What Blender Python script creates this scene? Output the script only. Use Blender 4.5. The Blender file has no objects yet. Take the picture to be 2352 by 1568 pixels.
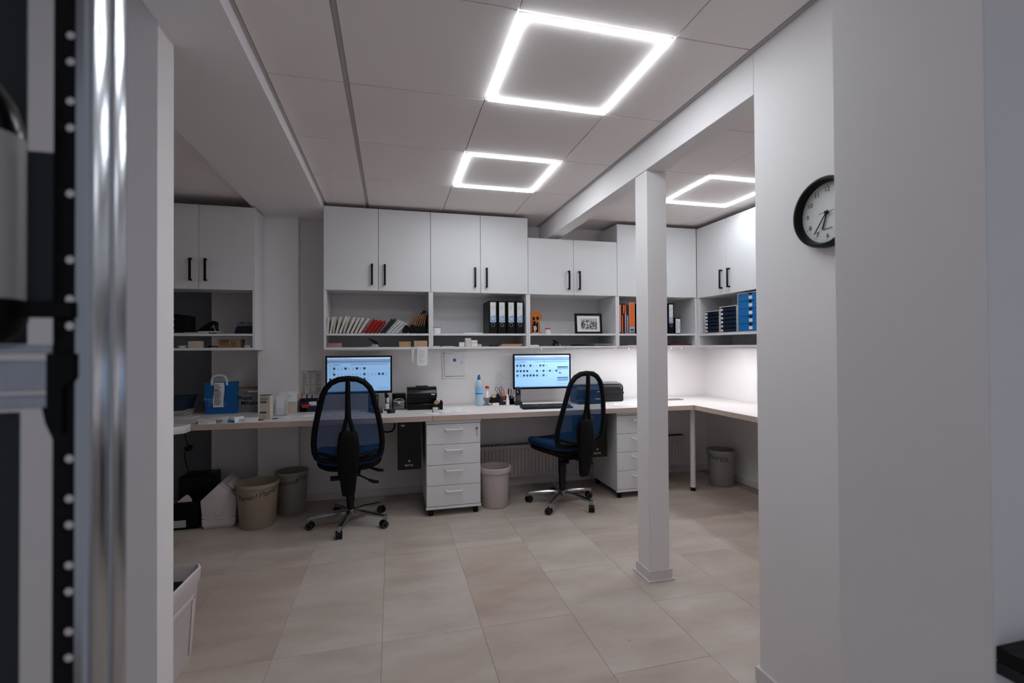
import bpy, bmesh, math, random
from mathutils import Vector, Matrix
random.seed(11)
sc = bpy.context.scene
C = sc.collection
R = math.radians
PI = math.pi

# ---------------------------------------------------------------- camera, world, exposure
FPX, YAW, PIT, ROL, CAMZ = 1095.2, 0.2482, 0.0101, 0.0060, 1.2863
def _axes():
    F = Vector((math.sin(YAW), math.cos(YAW), 0)); Rr = Vector((math.cos(YAW), -math.sin(YAW), 0)); U = Vector((0, 0, 1))
    F2 = F*math.cos(PIT)+U*math.sin(PIT); U2 = U*math.cos(PIT)-F*math.sin(PIT)
    return Rr*math.cos(ROL)-U2*math.sin(ROL), U2*math.cos(ROL)+Rr*math.sin(ROL), F2
AX, AY, AZ = _axes()
cd = bpy.data.cameras.new('camera'); cam = bpy.data.objects.new('camera', cd); C.objects.link(cam)
cd.sensor_fit = 'HORIZONTAL'; cd.sensor_width = 36; cd.lens = FPX/2352*36
cd.clip_start = 0.02
cam.matrix_world = Matrix(((AX.x, AY.x, -AZ.x, 0), (AX.y, AY.y, -AZ.y, 0), (AX.z, AY.z, -AZ.z, CAMZ), (0, 0, 0, 1)))
cd.dof.use_dof = True; cd.dof.focus_distance = 3.6; cd.dof.aperture_fstop = 3.0
sc.camera = cam
W = bpy.data.worlds.new('world'); sc.world = W; W.use_nodes = True
W.node_tree.nodes['Background'].inputs[0].default_value = (0.80, 0.86, 1.0, 1)
W.node_tree.nodes['Background'].inputs[1].default_value = 0.23
sc.view_settings.view_transform = 'Standard'; sc.view_settings.look = 'None'
sc.view_settings.gamma = 1; sc.view_settings.use_curve_mapping = False
sc.view_settings.exposure = 0.52
cy = sc.cycles; cy.use_light_tree = False; cy.max_bounces = 7; cy.diffuse_bounces = 5; cy.glossy_bounces = 3; cy.transmission_bounces = 5; cy.transparent_max_bounces = 6; cy.caustics_reflective = False; cy.caustics_refractive = False
LED_PANEL = 65.0
LED_SHELF = 88.0

def PY(px, py, Y):       # point seen at a pixel, on the plane at depth Y
    d = AZ + AX*((px-1176)/FPX) - AY*((py-784)/FPX)
    return Vector((0, 0, CAMZ)) + d*(Y/d.y)
def PX(px, py, X):
    d = AZ + AX*((px-1176)/FPX) - AY*((py-784)/FPX)
    return Vector((0, 0, CAMZ)) + d*(X/d.x)

# ---------------------------------------------------------------- materials
def lin(c):
    return tuple((x/12.92 if x <= 0.04045 else ((x+0.055)/1.055)**2.4) for x in c)
def mat(name, rgb, rough=0.5, metal=0.0, var=0.0, vscale=6.0, bump=0.0, bscale=300.0, emit=0.0, alpha=1.0, trans=0.0, spec=0.5, objvar=0.0, stretch=None, ior=1.45):
    m = bpy.data.materials.new(name); m.use_nodes = True
    nt = m.node_tree; b = nt.nodes['Principled BSDF']; L = nt.links
    col = lin(rgb)+(1,)
    b.inputs['Base Color'].default_value = col
    b.inputs['Roughness'].default_value = rough; b.inputs['Metallic'].default_value = metal
    b.inputs['Specular IOR Level'].default_value = spec; b.inputs['IOR'].default_value = ior
    b.inputs['Alpha'].default_value = alpha; b.inputs['Transmission Weight'].default_value = trans
    if emit and emit < 2: m.cycles.emission_sampling = 'NONE'
    if emit:
        b.inputs['Emission Color'].default_value = col; b.inputs['Emission Strength'].default_value = emit
    if var or bump or objvar:
        tc = nt.nodes.new('ShaderNodeTexCoord'); mp = nt.nodes.new('ShaderNodeMapping')
        L.new(tc.outputs['Object'], mp.inputs[0])
        if stretch: mp.inputs['Scale'].default_value = stretch
    if var or objvar:
        hs = nt.nodes.new('ShaderNodeHueSaturation'); hs.inputs['Color'].default_value = col
        src = None
        if var:
            n = nt.nodes.new('ShaderNodeTexNoise'); n.inputs['Scale'].default_value = vscale; n.inputs['Detail'].default_value = 5
            L.new(mp.outputs[0], n.inputs['Vector'])
            r = nt.nodes.new('ShaderNodeMapRange'); r.inputs[1].default_value = .3; r.inputs[2].default_value = .7
            r.inputs[3].default_value = 1-var; r.inputs[4].default_value = 1+var
            L.new(n.outputs['Fac'], r.inputs[0]); src = r.outputs[0]
        if objvar:
            oi = nt.nodes.new('ShaderNodeObjectInfo'); r2 = nt.nodes.new('ShaderNodeMapRange')
            r2.inputs[3].default_value = 1-objvar; r2.inputs[4].default_value = 1+objvar
            L.new(oi.outputs['Random'], r2.inputs[0])
            if src:
                mm = nt.nodes.new('ShaderNodeMath'); mm.operation = 'MULTIPLY'
                L.new(src, mm.inputs[0]); L.new(r2.outputs[0], mm.inputs[1]); src = mm.outputs[0]
            else: src = r2.outputs[0]
        L.new(src, hs.inputs['Value']); L.new(hs.outputs[0], b.inputs['Base Color'])
    if bump:
        n2 = nt.nodes.new('ShaderNodeTexNoise'); n2.inputs['Scale'].default_value = bscale; n2.inputs['Detail'].default_value = 3
        L.new(mp.outputs[0], n2.inputs['Vector'])
        bp = nt.nodes.new('ShaderNodeBump'); bp.inputs['Strength'].default_value = bump; bp.inputs['Distance'].default_value = .002
        L.new(n2.outputs['Fac'], bp.inputs['Height']); L.new(bp.outputs[0], b.inputs['Normal'])
    return m
M = {}
M['wall'] = mat('wall_paint', (.925, .905, .905), .75, var=.015, vscale=2, bump=.12, bscale=180)
M['ceil'] = mat('ceiling_tile_white', (.94, .905, .895), .85, var=.012, vscale=3, bump=.15, bscale=400, objvar=.012)
M['ceilgap'] = mat('ceiling_grid', (.72, .70, .69), .7, var=.02)
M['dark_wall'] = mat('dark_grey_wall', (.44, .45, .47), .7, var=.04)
M['cab'] = mat('white_laminate', (.875, .87, .875), .38, var=.01, vscale=4, bump=.03, bscale=500)
M['cab_in'] = mat('white_laminate_inside', (.88, .87, .87), .5, var=.01)
M['skirt'] = mat('skirting_white', (.86, .83, .82), .45, var=.01)
M['desk'] = mat('desk_laminate', (.85, .82, .81), .35, var=.015, vscale=8, bump=.03)
M['deskedge'] = mat('desk_edge_beige', (.74, .66, .61), .45, var=.03, vscale=10, stretch=(1, 10, 10))
M['black'] = mat('black_plastic', (.025, .029, .033), .42, spec=.28, var=.08, bump=.05)
M['blackgloss'] = mat('black_gloss', (.025, .028, .033), .2, spec=.35, var=.04)
M['blackmat'] = mat('black_matt', (.012, .014, .017), .6, spec=.22, var=.1, bump=.1)
M['dgrey'] = mat('dark_grey_plastic', (.12, .125, .135), .4, spec=.35, var=.05, bump=.05)
M['mgrey'] = mat('mid_grey_plastic', (.42, .42, .43), .45, var=.04)
M['lgrey'] = mat('light_grey_plastic', (.72, .70, .69), .5, var=.03)
M['chrome'] = mat('chrome', (.66, .67, .69), .19, metal=1, var=.03)
M['alu'] = mat('aluminium', (.62, .63, .66), .28, metal=1, var=.05, vscale=20, stretch=(20, 20, 1))
M['steel'] = mat('steel', (.55, .55, .56), .35, metal=1, var=.04)
M['white'] = mat('white_plastic', (.88, .87, .87), .4, var=.02)
M['paper'] = mat('paper_white', (.90, .90, .905), .8, var=.02, vscale=20)
M['paper2'] = mat('paper_cream', (.83, .80, .77), .8, var=.04, vscale=20, objvar=.05)
M['ink'] = mat('ink_print', (.22, .22, .24), .7, var=.05)
M['inklight'] = mat('ink_grey', (.55, .55, .57), .7, var=.05)
M['binbeige'] = mat('bin_beige', (.60, .54, .47), .5, var=.03, bump=.05)
M['bingrey'] = mat('bin_grey_beige', (.58, .55, .52), .5, var=.03, bump=.05)
M['binwhite'] = mat('bin_white', (.76, .71, .70), .45, var=.02, bump=.04)
M['binliner'] = mat('bin_grey', (.55, .53, .52), .5, var=.03, bump=.05)
M['blue'] = mat('blue_plastic', (.02, .40, .66), .4, var=.03)
M['bagblue'] = mat('blue_bag', (.02, .36, .62), .55, var=.05, vscale=12)
M['navy'] = mat('navy_plastic', (.03, .10, .20), .35, var=.06)
M['seatblue'] = mat('seat_fabric_blue', (.0, .17, .34), .9, var=.12, vscale=60, bump=.3, bscale=900)
M['crateblue'] = mat('crate_dark_blue', (.05, .17, .26), .45, var=.05)
M['wood'] = mat('orange_wood', (.72, .40, .16), .5, var=.12, vscale=14, stretch=(1, 1, 6))
M['woodlight'] = mat('light_wood', (.74, .58, .42), .55, var=.12, vscale=20, stretch=(8, 1, 1))
M['cardboard'] = mat('cardboard', (.60, .46, .33), .8, var=.06, vscale=25)
M['cardboardl'] = mat('cardboard_light', (.76, .62, .50), .8, var=.05, vscale=25)
M['greybox'] = mat('grey_card', (.52, .51, .52), .8, var=.05)
M['red'] = mat('red_paper', (.62, .07, .07), .6, var=.1, vscale=20, objvar=.1)
M['redplastic'] = mat('red_plastic', (.70, .13, .08), .4, var=.05)
M['orange'] = mat('orange_card', (.88, .40, .13), .5, var=.04)
M['salmon'] = mat('salmon_card', (.86, .55, .46), .5, var=.04)
M['darkpaper'] = mat('dark_folder', (.16, .15, .15), .7, var=.1, objvar=.15)
M['brownpaper'] = mat('brown_folder', (.52, .36, .25), .8, var=.15, vscale=25, objvar=.15)
M['pink'] = mat('pink_paper', (.76, .55, .55), .7, var=.05)
M['maroon'] = mat('maroon_paper', (.36, .13, .15), .7, var=.1, objvar=.12)
M['lblue'] = mat('light_blue_print', (.52, .68, .84), .6, var=.04)
M['beigecase'] = mat('beige_case', (.80, .74, .68), .5, var=.03)
M['rad'] = mat('radiator_white', (.80, .76, .75), .45, var=.02)
M['cooler'] = mat('cooler_white', (.82, .78, .78), .5, var=.02, bump=.05)
M['clockface'] = mat('clock_face', (.87, .87, .86), .5, var=.01)
M['screen'] = mat('screen_lit', (.56, .73, .90), .3, emit=.36)
M['screenbar'] = mat('screen_bar', (.46, .58, .76), .3, emit=.30)
M['screentop'] = mat('screen_toolbar', (.74, .84, .93), .3, emit=.42)
M['screenink'] = mat('screen_icon_dark', (.05, .15, .27), .4, emit=.02)
M['screenlite'] = mat('screen_icon_pale', (.42, .56, .74), .4, emit=.22)
M['amber'] = mat('amber_lamp', (.95, .35, .2), .4, emit=1.2)
M['led'] = mat('led_white', (.94, .975, 1.0), .5, emit=LED_PANEL)
M['ledside'] = mat('led_diffuser_side', (.94, .975, 1.0), .5, emit=LED_PANEL*.155)
M['ledstrip'] = mat('led_strip_white', (.97, .985, 1.0), .5, emit=LED_SHELF)
M['ledmid'] = mat('led_strip_medium', (.97, .985, 1.0), .5, emit=LED_SHELF*.28)
M['ledoff'] = mat('led_strip_dim', (1.0, .985, .97), .5, emit=LED_SHELF*.08)
M['label'] = mat('label_white', (.86, .86, .86), .6, var=.02)
M['clear'] = mat('clear_acrylic', (.90, .91, .92), .1, alpha=.22)
M['petblue'] = mat('pet_bottle', (.70, .83, .90), .08, alpha=.55)
M['capblue'] = mat('bottle_cap_blue', (.05, .33, .62), .4, var=.03)
M['glass'] = mat('clock_glass', (1, 1, 1), .03, trans=1.0, ior=1.02)
M['rackpanel'] = mat('rack_dark_panel', (.06, .10, .125), .5, var=.08)

def floor_material():
    m = bpy.data.materials.new('floor_vinyl_tile'); m.use_nodes = True
    nt = m.node_tree; b = nt.nodes['Principled BSDF']; L = nt.links
    tc = nt.nodes.new('ShaderNodeTexCoord'); geo = nt.nodes.new('ShaderNodeNewGeometry'); oi = nt.nodes.new('ShaderNodeObjectInfo')
    mp = nt.nodes.new('ShaderNodeMapping'); mp.inputs['Scale'].default_value = (1.0, 2.6, 1)
    L.new(geo.outputs['Position'], mp.inputs[0])
    ad = nt.nodes.new('ShaderNodeVectorMath'); ad.operation = 'ADD'
    sx = nt.nodes.new('ShaderNodeMath'); sx.operation = 'MULTIPLY'; sx.inputs[1].default_value = 40
    L.new(oi.outputs['Random'], sx.inputs[0]); L.new(sx.outputs[0], ad.inputs[1]); L.new(mp.outputs[0], ad.inputs[0])
    n = nt.nodes.new('ShaderNodeTexNoise'); n.inputs['Scale'].default_value = 2.2; n.inputs['Detail'].default_value = 6; n.inputs['Roughness'].default_value = .6
    L.new(ad.outputs[0], n.inputs['Vector'])
    cr = nt.nodes.new('ShaderNodeValToRGB')
    cr.color_ramp.elements[0].position = .30; cr.color_ramp.elements[0].color = lin((.70, .637, .595))+(1,)
    cr.color_ramp.elements[1].position = .68; cr.color_ramp.elements[1].color = lin((.79, .752, .715))+(1,)
    L.new(n.outputs['Fac'], cr.inputs[0])
    tint = nt.nodes.new('ShaderNodeValToRGB')
    tint.color_ramp.elements[0].color = lin((.955, .925, .905))+(1,); tint.color_ramp.elements[1].color = (1.0, 1.0, 1.0, 1)
    L.new(oi.outputs['Random'], tint.inputs[0])
    mx = nt.nodes.new('ShaderNodeMix'); mx.data_type = 'RGBA'; mx.blend_type = 'MULTIPLY'; mx.inputs['Factor'].default_value = 1
    L.new(cr.outputs[0], mx.inputs['A']); L.new(tint.outputs[0], mx.inputs['B'])
    # small dark specks of dirt
    v = nt.nodes.new('ShaderNodeTexVoronoi'); v.inputs['Scale'].default_value = 9
    L.new(geo.outputs['Position'], v.inputs['Vector'])
    sp = nt.nodes.new('ShaderNodeMath'); sp.operation = 'LESS_THAN'; sp.inputs[1].default_value = .045
    L.new(v.outputs['Distance'], sp.inputs[0])
    n3 = nt.nodes.new('ShaderNodeTexNoise'); n3.inputs['Scale'].default_value = 1.3
    L.new(geo.outputs['Position'], n3.inputs['Vector'])
    gt = nt.nodes.new('ShaderNodeMath'); gt.operation = 'GREATER_THAN'; gt.inputs[1].default_value = .56
    L.new(n3.outputs['Fac'], gt.inputs[0])
    ml = nt.nodes.new('ShaderNodeMath'); ml.operation = 'MULTIPLY'; L.new(sp.outputs[0], ml.inputs[0]); L.new(gt.outputs[0], ml.inputs[1])
    m4 = nt.nodes.new('ShaderNodeMath'); m4.operation = 'MULTIPLY'; m4.inputs[1].default_value = .5; L.new(ml.outputs[0], m4.inputs[0])
    mx2 = nt.nodes.new('ShaderNodeMix'); mx2.data_type = 'RGBA'
    L.new(m4.outputs[0], mx2.inputs['Factor']); L.new(mx.outputs['Result'], mx2.inputs['A']); mx2.inputs['B'].default_value = lin((.36, .31, .28))+(1,)
    L.new(mx2.outputs['Result'], b.inputs['Base Color'])
    b.inputs['Roughness'].default_value = .42; b.inputs['Specular IOR Level'].default_value = .35
    n5 = nt.nodes.new('ShaderNodeTexNoise'); n5.inputs['Scale'].default_value = 60
    L.new(geo.outputs['Position'], n5.inputs['Vector'])
    bp = nt.nodes.new('ShaderNodeBump'); bp.inputs['Strength'].default_value = .06; bp.inputs['Distance'].default_value = .002
    L.new(n5.outputs['Fac'], bp.inputs['Height']); L.new(bp.outputs[0], b.inputs['Normal'])
    return m
M['floor'] = floor_material()
M['grout'] = mat('floor_joint', (.62, .555, .51), .8, var=.05)

def mesh_fabric():
    m = bpy.data.materials.new('chair_back_net'); m.use_nodes = True
    nt = m.node_tree; b = nt.nodes['Principled BSDF']; L = nt.links
    b.inputs['Base Color'].default_value = lin((.0, .26, .46))+(1,); b.inputs['Roughness'].default_value = .8
    tc = nt.nodes.new('ShaderNodeTexCoord')
    facs = []
    for ang in (45, -45):
        mp = nt.nodes.new('ShaderNodeMapping'); mp.inputs['Rotation'].default_value = (0, R(ang), 0)
        L.new(tc.outputs['Object'], mp.inputs[0])
        w = nt.nodes.new('ShaderNodeTexWave'); w.wave_type = 'BANDS'; w.bands_direction = 'X'; w.inputs['Scale'].default_value = 62
        L.new(mp.outputs[0], w.inputs['Vector'])
        g = nt.nodes.new('ShaderNodeMath'); g.operation = 'GREATER_THAN'; g.inputs[1].default_value = .66
        L.new(w.outputs['Fac'], g.inputs[0]); facs.append(g)
    mx = nt.nodes.new('ShaderNodeMath'); mx.operation = 'MAXIMUM'
    L.new(facs[0].outputs[0], mx.inputs[0]); L.new(facs[1].outputs[0], mx.inputs[1])
    r = nt.nodes.new('ShaderNodeMapRange'); r.inputs[3].default_value = .30; r.inputs[4].default_value = .86
    L.new(mx.outputs[0], r.inputs[0]); L.new(r.outputs[0], b.inputs['Alpha'])
    return m
M['net'] = mesh_fabric()

# ---------------------------------------------------------------- mesh helpers
class MB:
    def __init__(s): s.bm = bmesh.new()
    def _add(s, t, mtx=None):
        if mtx is not None: bmesh.ops.transform(t, matrix=mtx, verts=t.verts)
        me = bpy.data.meshes.new('tmp'); t.to_mesh(me); t.free(); s.bm.from_mesh(me); bpy.data.meshes.remove(me)
        return s
    def box(s, x0, x1, y0, y1, z0, z1, bev=0.0, seg=1, mtx=None):
        t = bmesh.new(); bmesh.ops.create_cube(t, size=1)
        bmesh.ops.scale(t, vec=(x1-x0, y1-y0, z1-z0), verts=t.verts)
        bmesh.ops.translate(t, vec=((x0+x1)/2, (y0+y1)/2, (z0+z1)/2), verts=t.verts)
        if bev: bmesh.ops.bevel(t, geom=t.edges[:], offset=bev, segments=seg, profile=.5, affect='EDGES')
        return s._add(t, mtx)
    def cyl(s, a, b, r, r2=None, n=16, mtx=None, cap=True):
        a = Vector(a); b = Vector(b); r2 = r if r2 is None else r2
        t = bmesh.new(); d = b-a
        bmesh.ops.create_cone(t, cap_ends=cap, cap_tris=False, segments=n, radius1=r, radius2=r2, depth=d.length)
        q = d.to_track_quat('Z', 'Y').to_matrix().to_4x4()
        bmesh.ops.transform(t, matrix=Matrix.Translation((a+b)/2) @ q, verts=t.verts)
        return s._add(t, mtx)
    def lathe(s, prof, n=24, mtx=None, close=False):
        t = bmesh.new(); rings = []
        for r, z in prof:
            if r < 1e-6: rings.append([t.verts.new((0, 0, z))])
            else: rings.append([t.verts.new((r*math.cos(2*PI*i/n), r*math.sin(2*PI*i/n), z)) for i in range(n)])
        for a, b in zip(rings, rings[1:]):
            if len(a) == 1 and len(b) == 1: continue
            for i in range(n):
                j = (i+1) % n
                if len(a) == 1: t.faces.new((a[0], b[j], b[i]))
                elif len(b) == 1: t.faces.new((a[i], a[j], b[0]))
                else: t.faces.new((a[i], a[j], b[j], b[i]))
        bmesh.ops.recalc_face_normals(t, faces=t.faces)
        return s._add(t, mtx)
    def tube(s, pts, r, n=8, closed=False, mtx=None, flat=1.0):
        pts = [Vector(p) for p in pts]; t = bmesh.new(); rings = []; N = len(pts)
        prev = None
        for i, p in enumerate(pts):
            a = pts[(i-1) % N] if (closed or i > 0) else p; b = pts[(i+1) % N] if (closed or i < N-1) else p
            d = (b-a).normalized()
            if prev is None:
                u = Vector((0, 1, 0)) if abs(d.y) < .9 else Vector((1, 0, 0))
            else: u = prev
            u = (u-d*u.dot(d)).normalized(); v = d.cross(u); prev = u
            rr = r[i] if isinstance(r, (list, tuple)) else r
            rings.append([t.verts.new(p+u*math.cos(2*PI*k/n)*rr*flat+v*math.sin(2*PI*k/n)*rr) for k in range(n)])
        for i in range(N if closed else N-1):
            a = rings[i]; b = rings[(i+1) % N]
            for k in range(n):
                t.faces.new((a[k], a[(k+1) % n], b[(k+1) % n], b[k]))
        if not closed:
            t.faces.new(rings[0][::-1]); t.faces.new(rings[-1])
        bmesh.ops.recalc_face_normals(t, faces=t.faces)
        return s._add(t, mtx)
    def prism(s, pts, axis, a, b, bev=0.0, mtx=None, seg=1):
        t = bmesh.new()
        def P(p, q): return {'x': (q, p[0], p[1]), 'y': (p[0], q, p[1]), 'z': (p[0], p[1], q)}[axis]
        A = [t.verts.new(P(p, a)) for p in pts]; B = [t.verts.new(P(p, b)) for p in pts]
        n = len(pts); t.faces.new(A); t.faces.new(B[::-1])
        for i in range(n): t.faces.new((A[i], B[i], B[(i+1) % n], A[(i+1) % n]))
        bmesh.ops.recalc_face_normals(t, faces=t.faces)
        if bev: bmesh.ops.bevel(t, geom=t.edges[:], offset=bev, segments=seg, profile=.5, affect='EDGES')
        return s._add(t, mtx)
    def quad(s, pts):
        t = bmesh.new(); t.faces.new([t.verts.new(p) for p in pts]); return s._add(t)
    def build(s, name, m, parent=None, loc=(0, 0, 0), rz=0.0, smooth=True, angle=38, rot=None):
        me = bpy.data.meshes.new(name); s.bm.to_mesh(me); s.bm.free()
        if smooth:
            for p in me.polygons: p.use_smooth = True
            me.set_sharp_from_angle(angle=R(angle))
        me.materials.append(M[m] if isinstance(m, str) else m)
        o = bpy.data.objects.new(name, me); C.objects.link(o)
        o.location = loc; o.rotation_euler = rot if rot else (0, 0, rz)
        if parent: o.parent = parent
        return o
def tag(o, label=None, cat=None, group=None, kind=None):
    if label: o['label'] = label
    if cat: o['category'] = cat
    if group: o['group'] = group
    if kind: o['kind'] = kind
    return o
def thing(name, label, cat, loc=(0, 0, 0), rz=0.0, group=None, rot=None):
    o = bpy.data.objects.new(name, None); C.objects.link(o); o.empty_display_size = .05
    o.location = loc; o.rotation_euler = rot if rot else (0, 0, rz)
    return tag(o, label, cat, group)
def struct(name, mb, m, label=None, **k):
    return tag(mb.build(name, m, **k), label, None, None, 'structure')
def box1(name, m, x0, x1, y0, y1, z0, z1, bev=.001, parent=None, loc=(0, 0, 0), rz=0.0, seg=1):
    return MB().box(x0, x1, y0, y1, z0, z1, bev, seg).build(name, m, parent, loc, rz)
def text_mesh(body, size, extrude=.0002, align='CENTER', shear=0.0, bold=0.0):
    cu = bpy.data.curves.new('t', 'FONT'); cu.body = body; cu.size = size; cu.extrude = extrude; cu.align_x = align
    cu.align_y = 'CENTER'; cu.shear = shear; cu.offset = bold; cu.resolution_u = 3
    o = bpy.data.objects.new('t', cu); C.objects.link(o)
    bpy.context.view_layer.update()
    me = bpy.data.meshes.new_from_object(o.evaluated_get(bpy.context.evaluated_depsgraph_get()))
    bpy.data.objects.remove(o); bpy.data.curves.remove(cu)
    return me
def text(name, body, size, m, parent, loc, rot=(PI/2, 0, 0), **k):
    me = text_mesh(body, size, **k); me.name = name; me.materials.clear(); me.materials.append(M[m])
    o = bpy.data.objects.new(name, me); C.objects.link(o); o.parent = parent; o.location = loc; o.rotation_euler = rot
    return o
def wrap_text(name, body, size, m, parent, radius, z, a0, tilt=0.0, taper=0.0, **k):
    # writing that follows the round side of a bin; a0 is the angle of its middle
    me = text_mesh(body, size, **k)
    for v in me.vertices:
        x, y, e = v.co; r = radius(z+y+tilt*x)+.0006+e
        a = a0+x/radius(z)
        v.co = (r*math.cos(a), r*math.sin(a), z+y+tilt*x)
    me.name = name; me.materials.clear(); me.materials.append(M[m])
    o = bpy.data.objects.new(name, me); C.objects.link(o); o.parent = parent
    return o
def print_lines(name, parent, x0, x1, z0, z1, y, n, m='inklight', seed=0, hfrac=.45, plane='y', cols=1):
    rnd = random.Random(seed); mb = MB(); dz = (z1-z0)/n
    for i in range(n):
        z = z1-dz*(i+.5)
        for c in range(cols):
            a = x0+(x1-x0)*c/cols; w = (x1-x0)/cols
            b = a+w*rnd.uniform(.35, .92 if cols > 1 else 1.0)
            h = dz*hfrac/2
            if plane == 'y': mb.quad([(a, y, z-h), (b, y, z-h), (b, y, z+h), (a, y, z+h)])
            else: mb.quad([(a, z-h, y), (b, z-h, y), (b, z+h, y), (a, z+h, y)])
    return mb.build(name, m, parent, smooth=False)
def copy_tree(o, parent=None):
    c = o.copy(); C.objects.link(c); c.parent = parent
    for ch in list(o.children): copy_tree(ch, c)
    return c

# ---------------------------------------------------------------- the room
YW, XB, YC, ZC = 4.307, 1.360, 3.93, 2.416
XL = -0.508       # edge of the soffit
floor = struct('floor', MB().box(-2.7, 3.4, -.6, 4.8, -.06, -.0025), 'grout', 'beige vinyl tile floor of the office')
TX, TY = .4405, .8765
protos = {}
def tile(parent, name, x0, x1, y0, y1, z0, z1, m, bev):
    key = (name, round(x1-x0, 3), round(y1-y0, 3))
    if key not in protos:
        w, d = x1-x0, y1-y0
        o = MB().box(-w/2, w/2, -d/2, d/2, 0, z1-z0, bev).build(name, m, parent); protos[key] = o
    else:
        o = protos[key].copy(); C.objects.link(o); o.parent = parent
    o.location = ((x0+x1)/2, (y0+y1)/2, z0)
    return o
for i in range(-5, 8):
    x0 = -.0425+TX*(i-1); off = 0 if i < 3 else (.5 if i % 2 else 0)
    for j in range(-3, 4):
        y0 = 2.165+TY*(j+off-1)
        if y0 > 4.6 or y0+TY < .2: continue
        tile(floor, 'floor_tile', x0+.0005, x0+TX-.0005, y0+.0005, y0+TY-.0005, -.0025, 0, 'floor', .0005)

struct('wall_back', MB().box(-.735, 3.30, YW, 4.46, 0, 2.5), 'wall', 'white plaster back wall behind the cabinets')
struct('wall_pilaster', MB().box(-1.036, -.735, 4.205, 4.75, 0, 2.5), 'wall', 'white pilaster between the two cabinet runs')
struct('wall_recess', MB().box(-1.447, -1.036, 4.455, 4.75, 0, 2.5), 'wall', 'shallow wall recess left of the pilaster')
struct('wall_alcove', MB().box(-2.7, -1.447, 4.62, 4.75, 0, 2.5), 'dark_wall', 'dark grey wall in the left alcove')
struct('wall_right', MB().box(3.163, 3.30, .977, YW, 0, 2.5), 'wall', 'white wall on the right behind the drawer boxes')
struct('wall_side', MB().box(-2.82, -2.7, 1.91, 4.75, 0, 2.5), 'wall', 'white wall closing the left bay')
struct('wall_left', MB().box(-2.82, -.738, 1.788, 1.91, 0, ZC+.02, .002), 'wall', 'white end of the wall left of the opening')
struct('wall_clock', MB().box(XB, 1.487, .977, 1.545, 0, ZC+.01, .002), 'wall', 'white wall that carries the clock')
struct('wall_front', MB().box(1.10, 3.30, .655, .977, 0, 2.5, .002), 'wall', 'white wall beside the opening on the right')
ceil = struct('ceiling', MB().box(-2.82, 3.30, -.5, 4.75, ZC+.012, 2.52), 'ceilgap', 'suspended ceiling of large white tiles')
G0, T0, TT = -.1817, 1.536, .600
def ceil_tile(x0, x1, y0, y1, gx=.002, gy=.0025):
    tile(ceil, 'ceiling_tile', x0+gx, x1-gx, y0+gy, y1-gy, ZC, ZC+.012, 'ceil', .0015)
rows = [T0+TT*k for k in range(-3, 5)]
for k in range(len(rows)):
    y0 = rows[k]; y1 = min(y0+TT, YW)
    tile(ceil, 'ceiling_tile', XL+.016, G0-.011, y0+.0025, y1-.0025, ZC, ZC+.012, 'ceil', .0015)
    for c in range(3):
        x0 = G0+TT*c; x1 = x0+TT
        if c == 1 and k in (3, 5): continue      # the lights hang here
        if c == 2: x1 = XB-.02
        tile(ceil, 'ceiling_tile', x0+(.011 if c == 0 else .002), x1-.002, y0+.0025, y1-.0025, ZC, ZC+.012, 'ceil', .0015)
    for c, (x0, x1) in enumerate([(1.487, 2.055), (2.055, 2.655), (2.655, 3.16)]):
        if c == 1 and k == 5: continue
        if y0 > .9: tile(ceil, 'ceiling_tile', x0+.002, x1-.002, y0+.0025, y1-.0025, ZC, ZC+.012, 'ceil', .0015)
    for x0, x1 in [(-1.617, -1.02), (-2.217, -1.617)]:
        y0l = y0-.08
        if y0l > 1.9: tile(ceil, 'ceiling_tile', x0+.002, x1-.002, y0l+.0025, min(y0l+TT, 4.6)-.0025, ZC, ZC+.012, 'ceil', .0015)
# grid rails and the edge angle
mb = MB().box(XL, XL+.014, -.4, YW, ZC-.001, ZC+.012)
struct('trim_1', mb, 'ceilgap', 'ceiling edge angle along the soffit')
struct('trim_2', MB().box(XB-.020, XB, .0, YW, ZC-.002, ZC+.012).box(XB-.016, XB-.012, .0, YW, ZC-.004, ZC), 'ceilgap', 'ceiling edge angle along the beam')
struct('trim_3', MB().box(G0-.009, G0+.009, -.2, 4.2, ZC+.006, ZC+.012), 'ceilgap', 'wide ceiling grid rail')
mb = MB().box(-1.020, XL, 1.91, 4.205, 2.355, ZC+.012, .001).box(-.735, XL, 4.205, YW, 2.355, ZC+.012).box(-.738, XL, -.4, 1.91, 2.355, ZC+.012)
struct('trim_4', mb, 'wall', 'low white soffit running along the left side of the room')
mb = MB().box(XB, 1.470, 1.545, YW, 2.252, ZC+.012, .002)
struct('trim_5', mb, 'wall', 'white ceiling beam above the square column')
col = struct('trim_6', MB().box(1.366, 1.487, 2.353, 2.480, 0, 2.252, .002), 'wall', 'slim square white column in the middle of the office')
mb = MB()
for (o, z0, z1) in ((.011, .0, .058), (.022, 0, .008)):
    for x0, x1, y0, y1 in ((1.366-o, 1.487+o, 2.353-o, 2.353-.0005), (1.366-o, 1.487+o, 2.4805, 2.480+o), (1.366-o, 1.366-.0005, 2.353, 2.48), (1.4875, 1.487+o, 2.353, 2.48)):
        mb.box(x0, x1, y0, y1, z0, z1, .0015)
mb.build('column_skirting', 'skirt', col)
def skirting(name, x0, x1, y0, y1, label):
    struct(name, MB().box(x0, x1, y0, y1, .0, .058, .0015), 'skirt', label)
skirting('baseboard_back', -.735, 3.163, YW-.012, YW, 'white skirting along the back wall')
skirting('baseboard_pilaster', -1.036, -.735, 4.193, 4.205, 'white skirting on the pilaster')
skirting('baseboard_right', 3.151, 3.163, .98, YW-.012, 'white skirting along the right wall')
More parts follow.
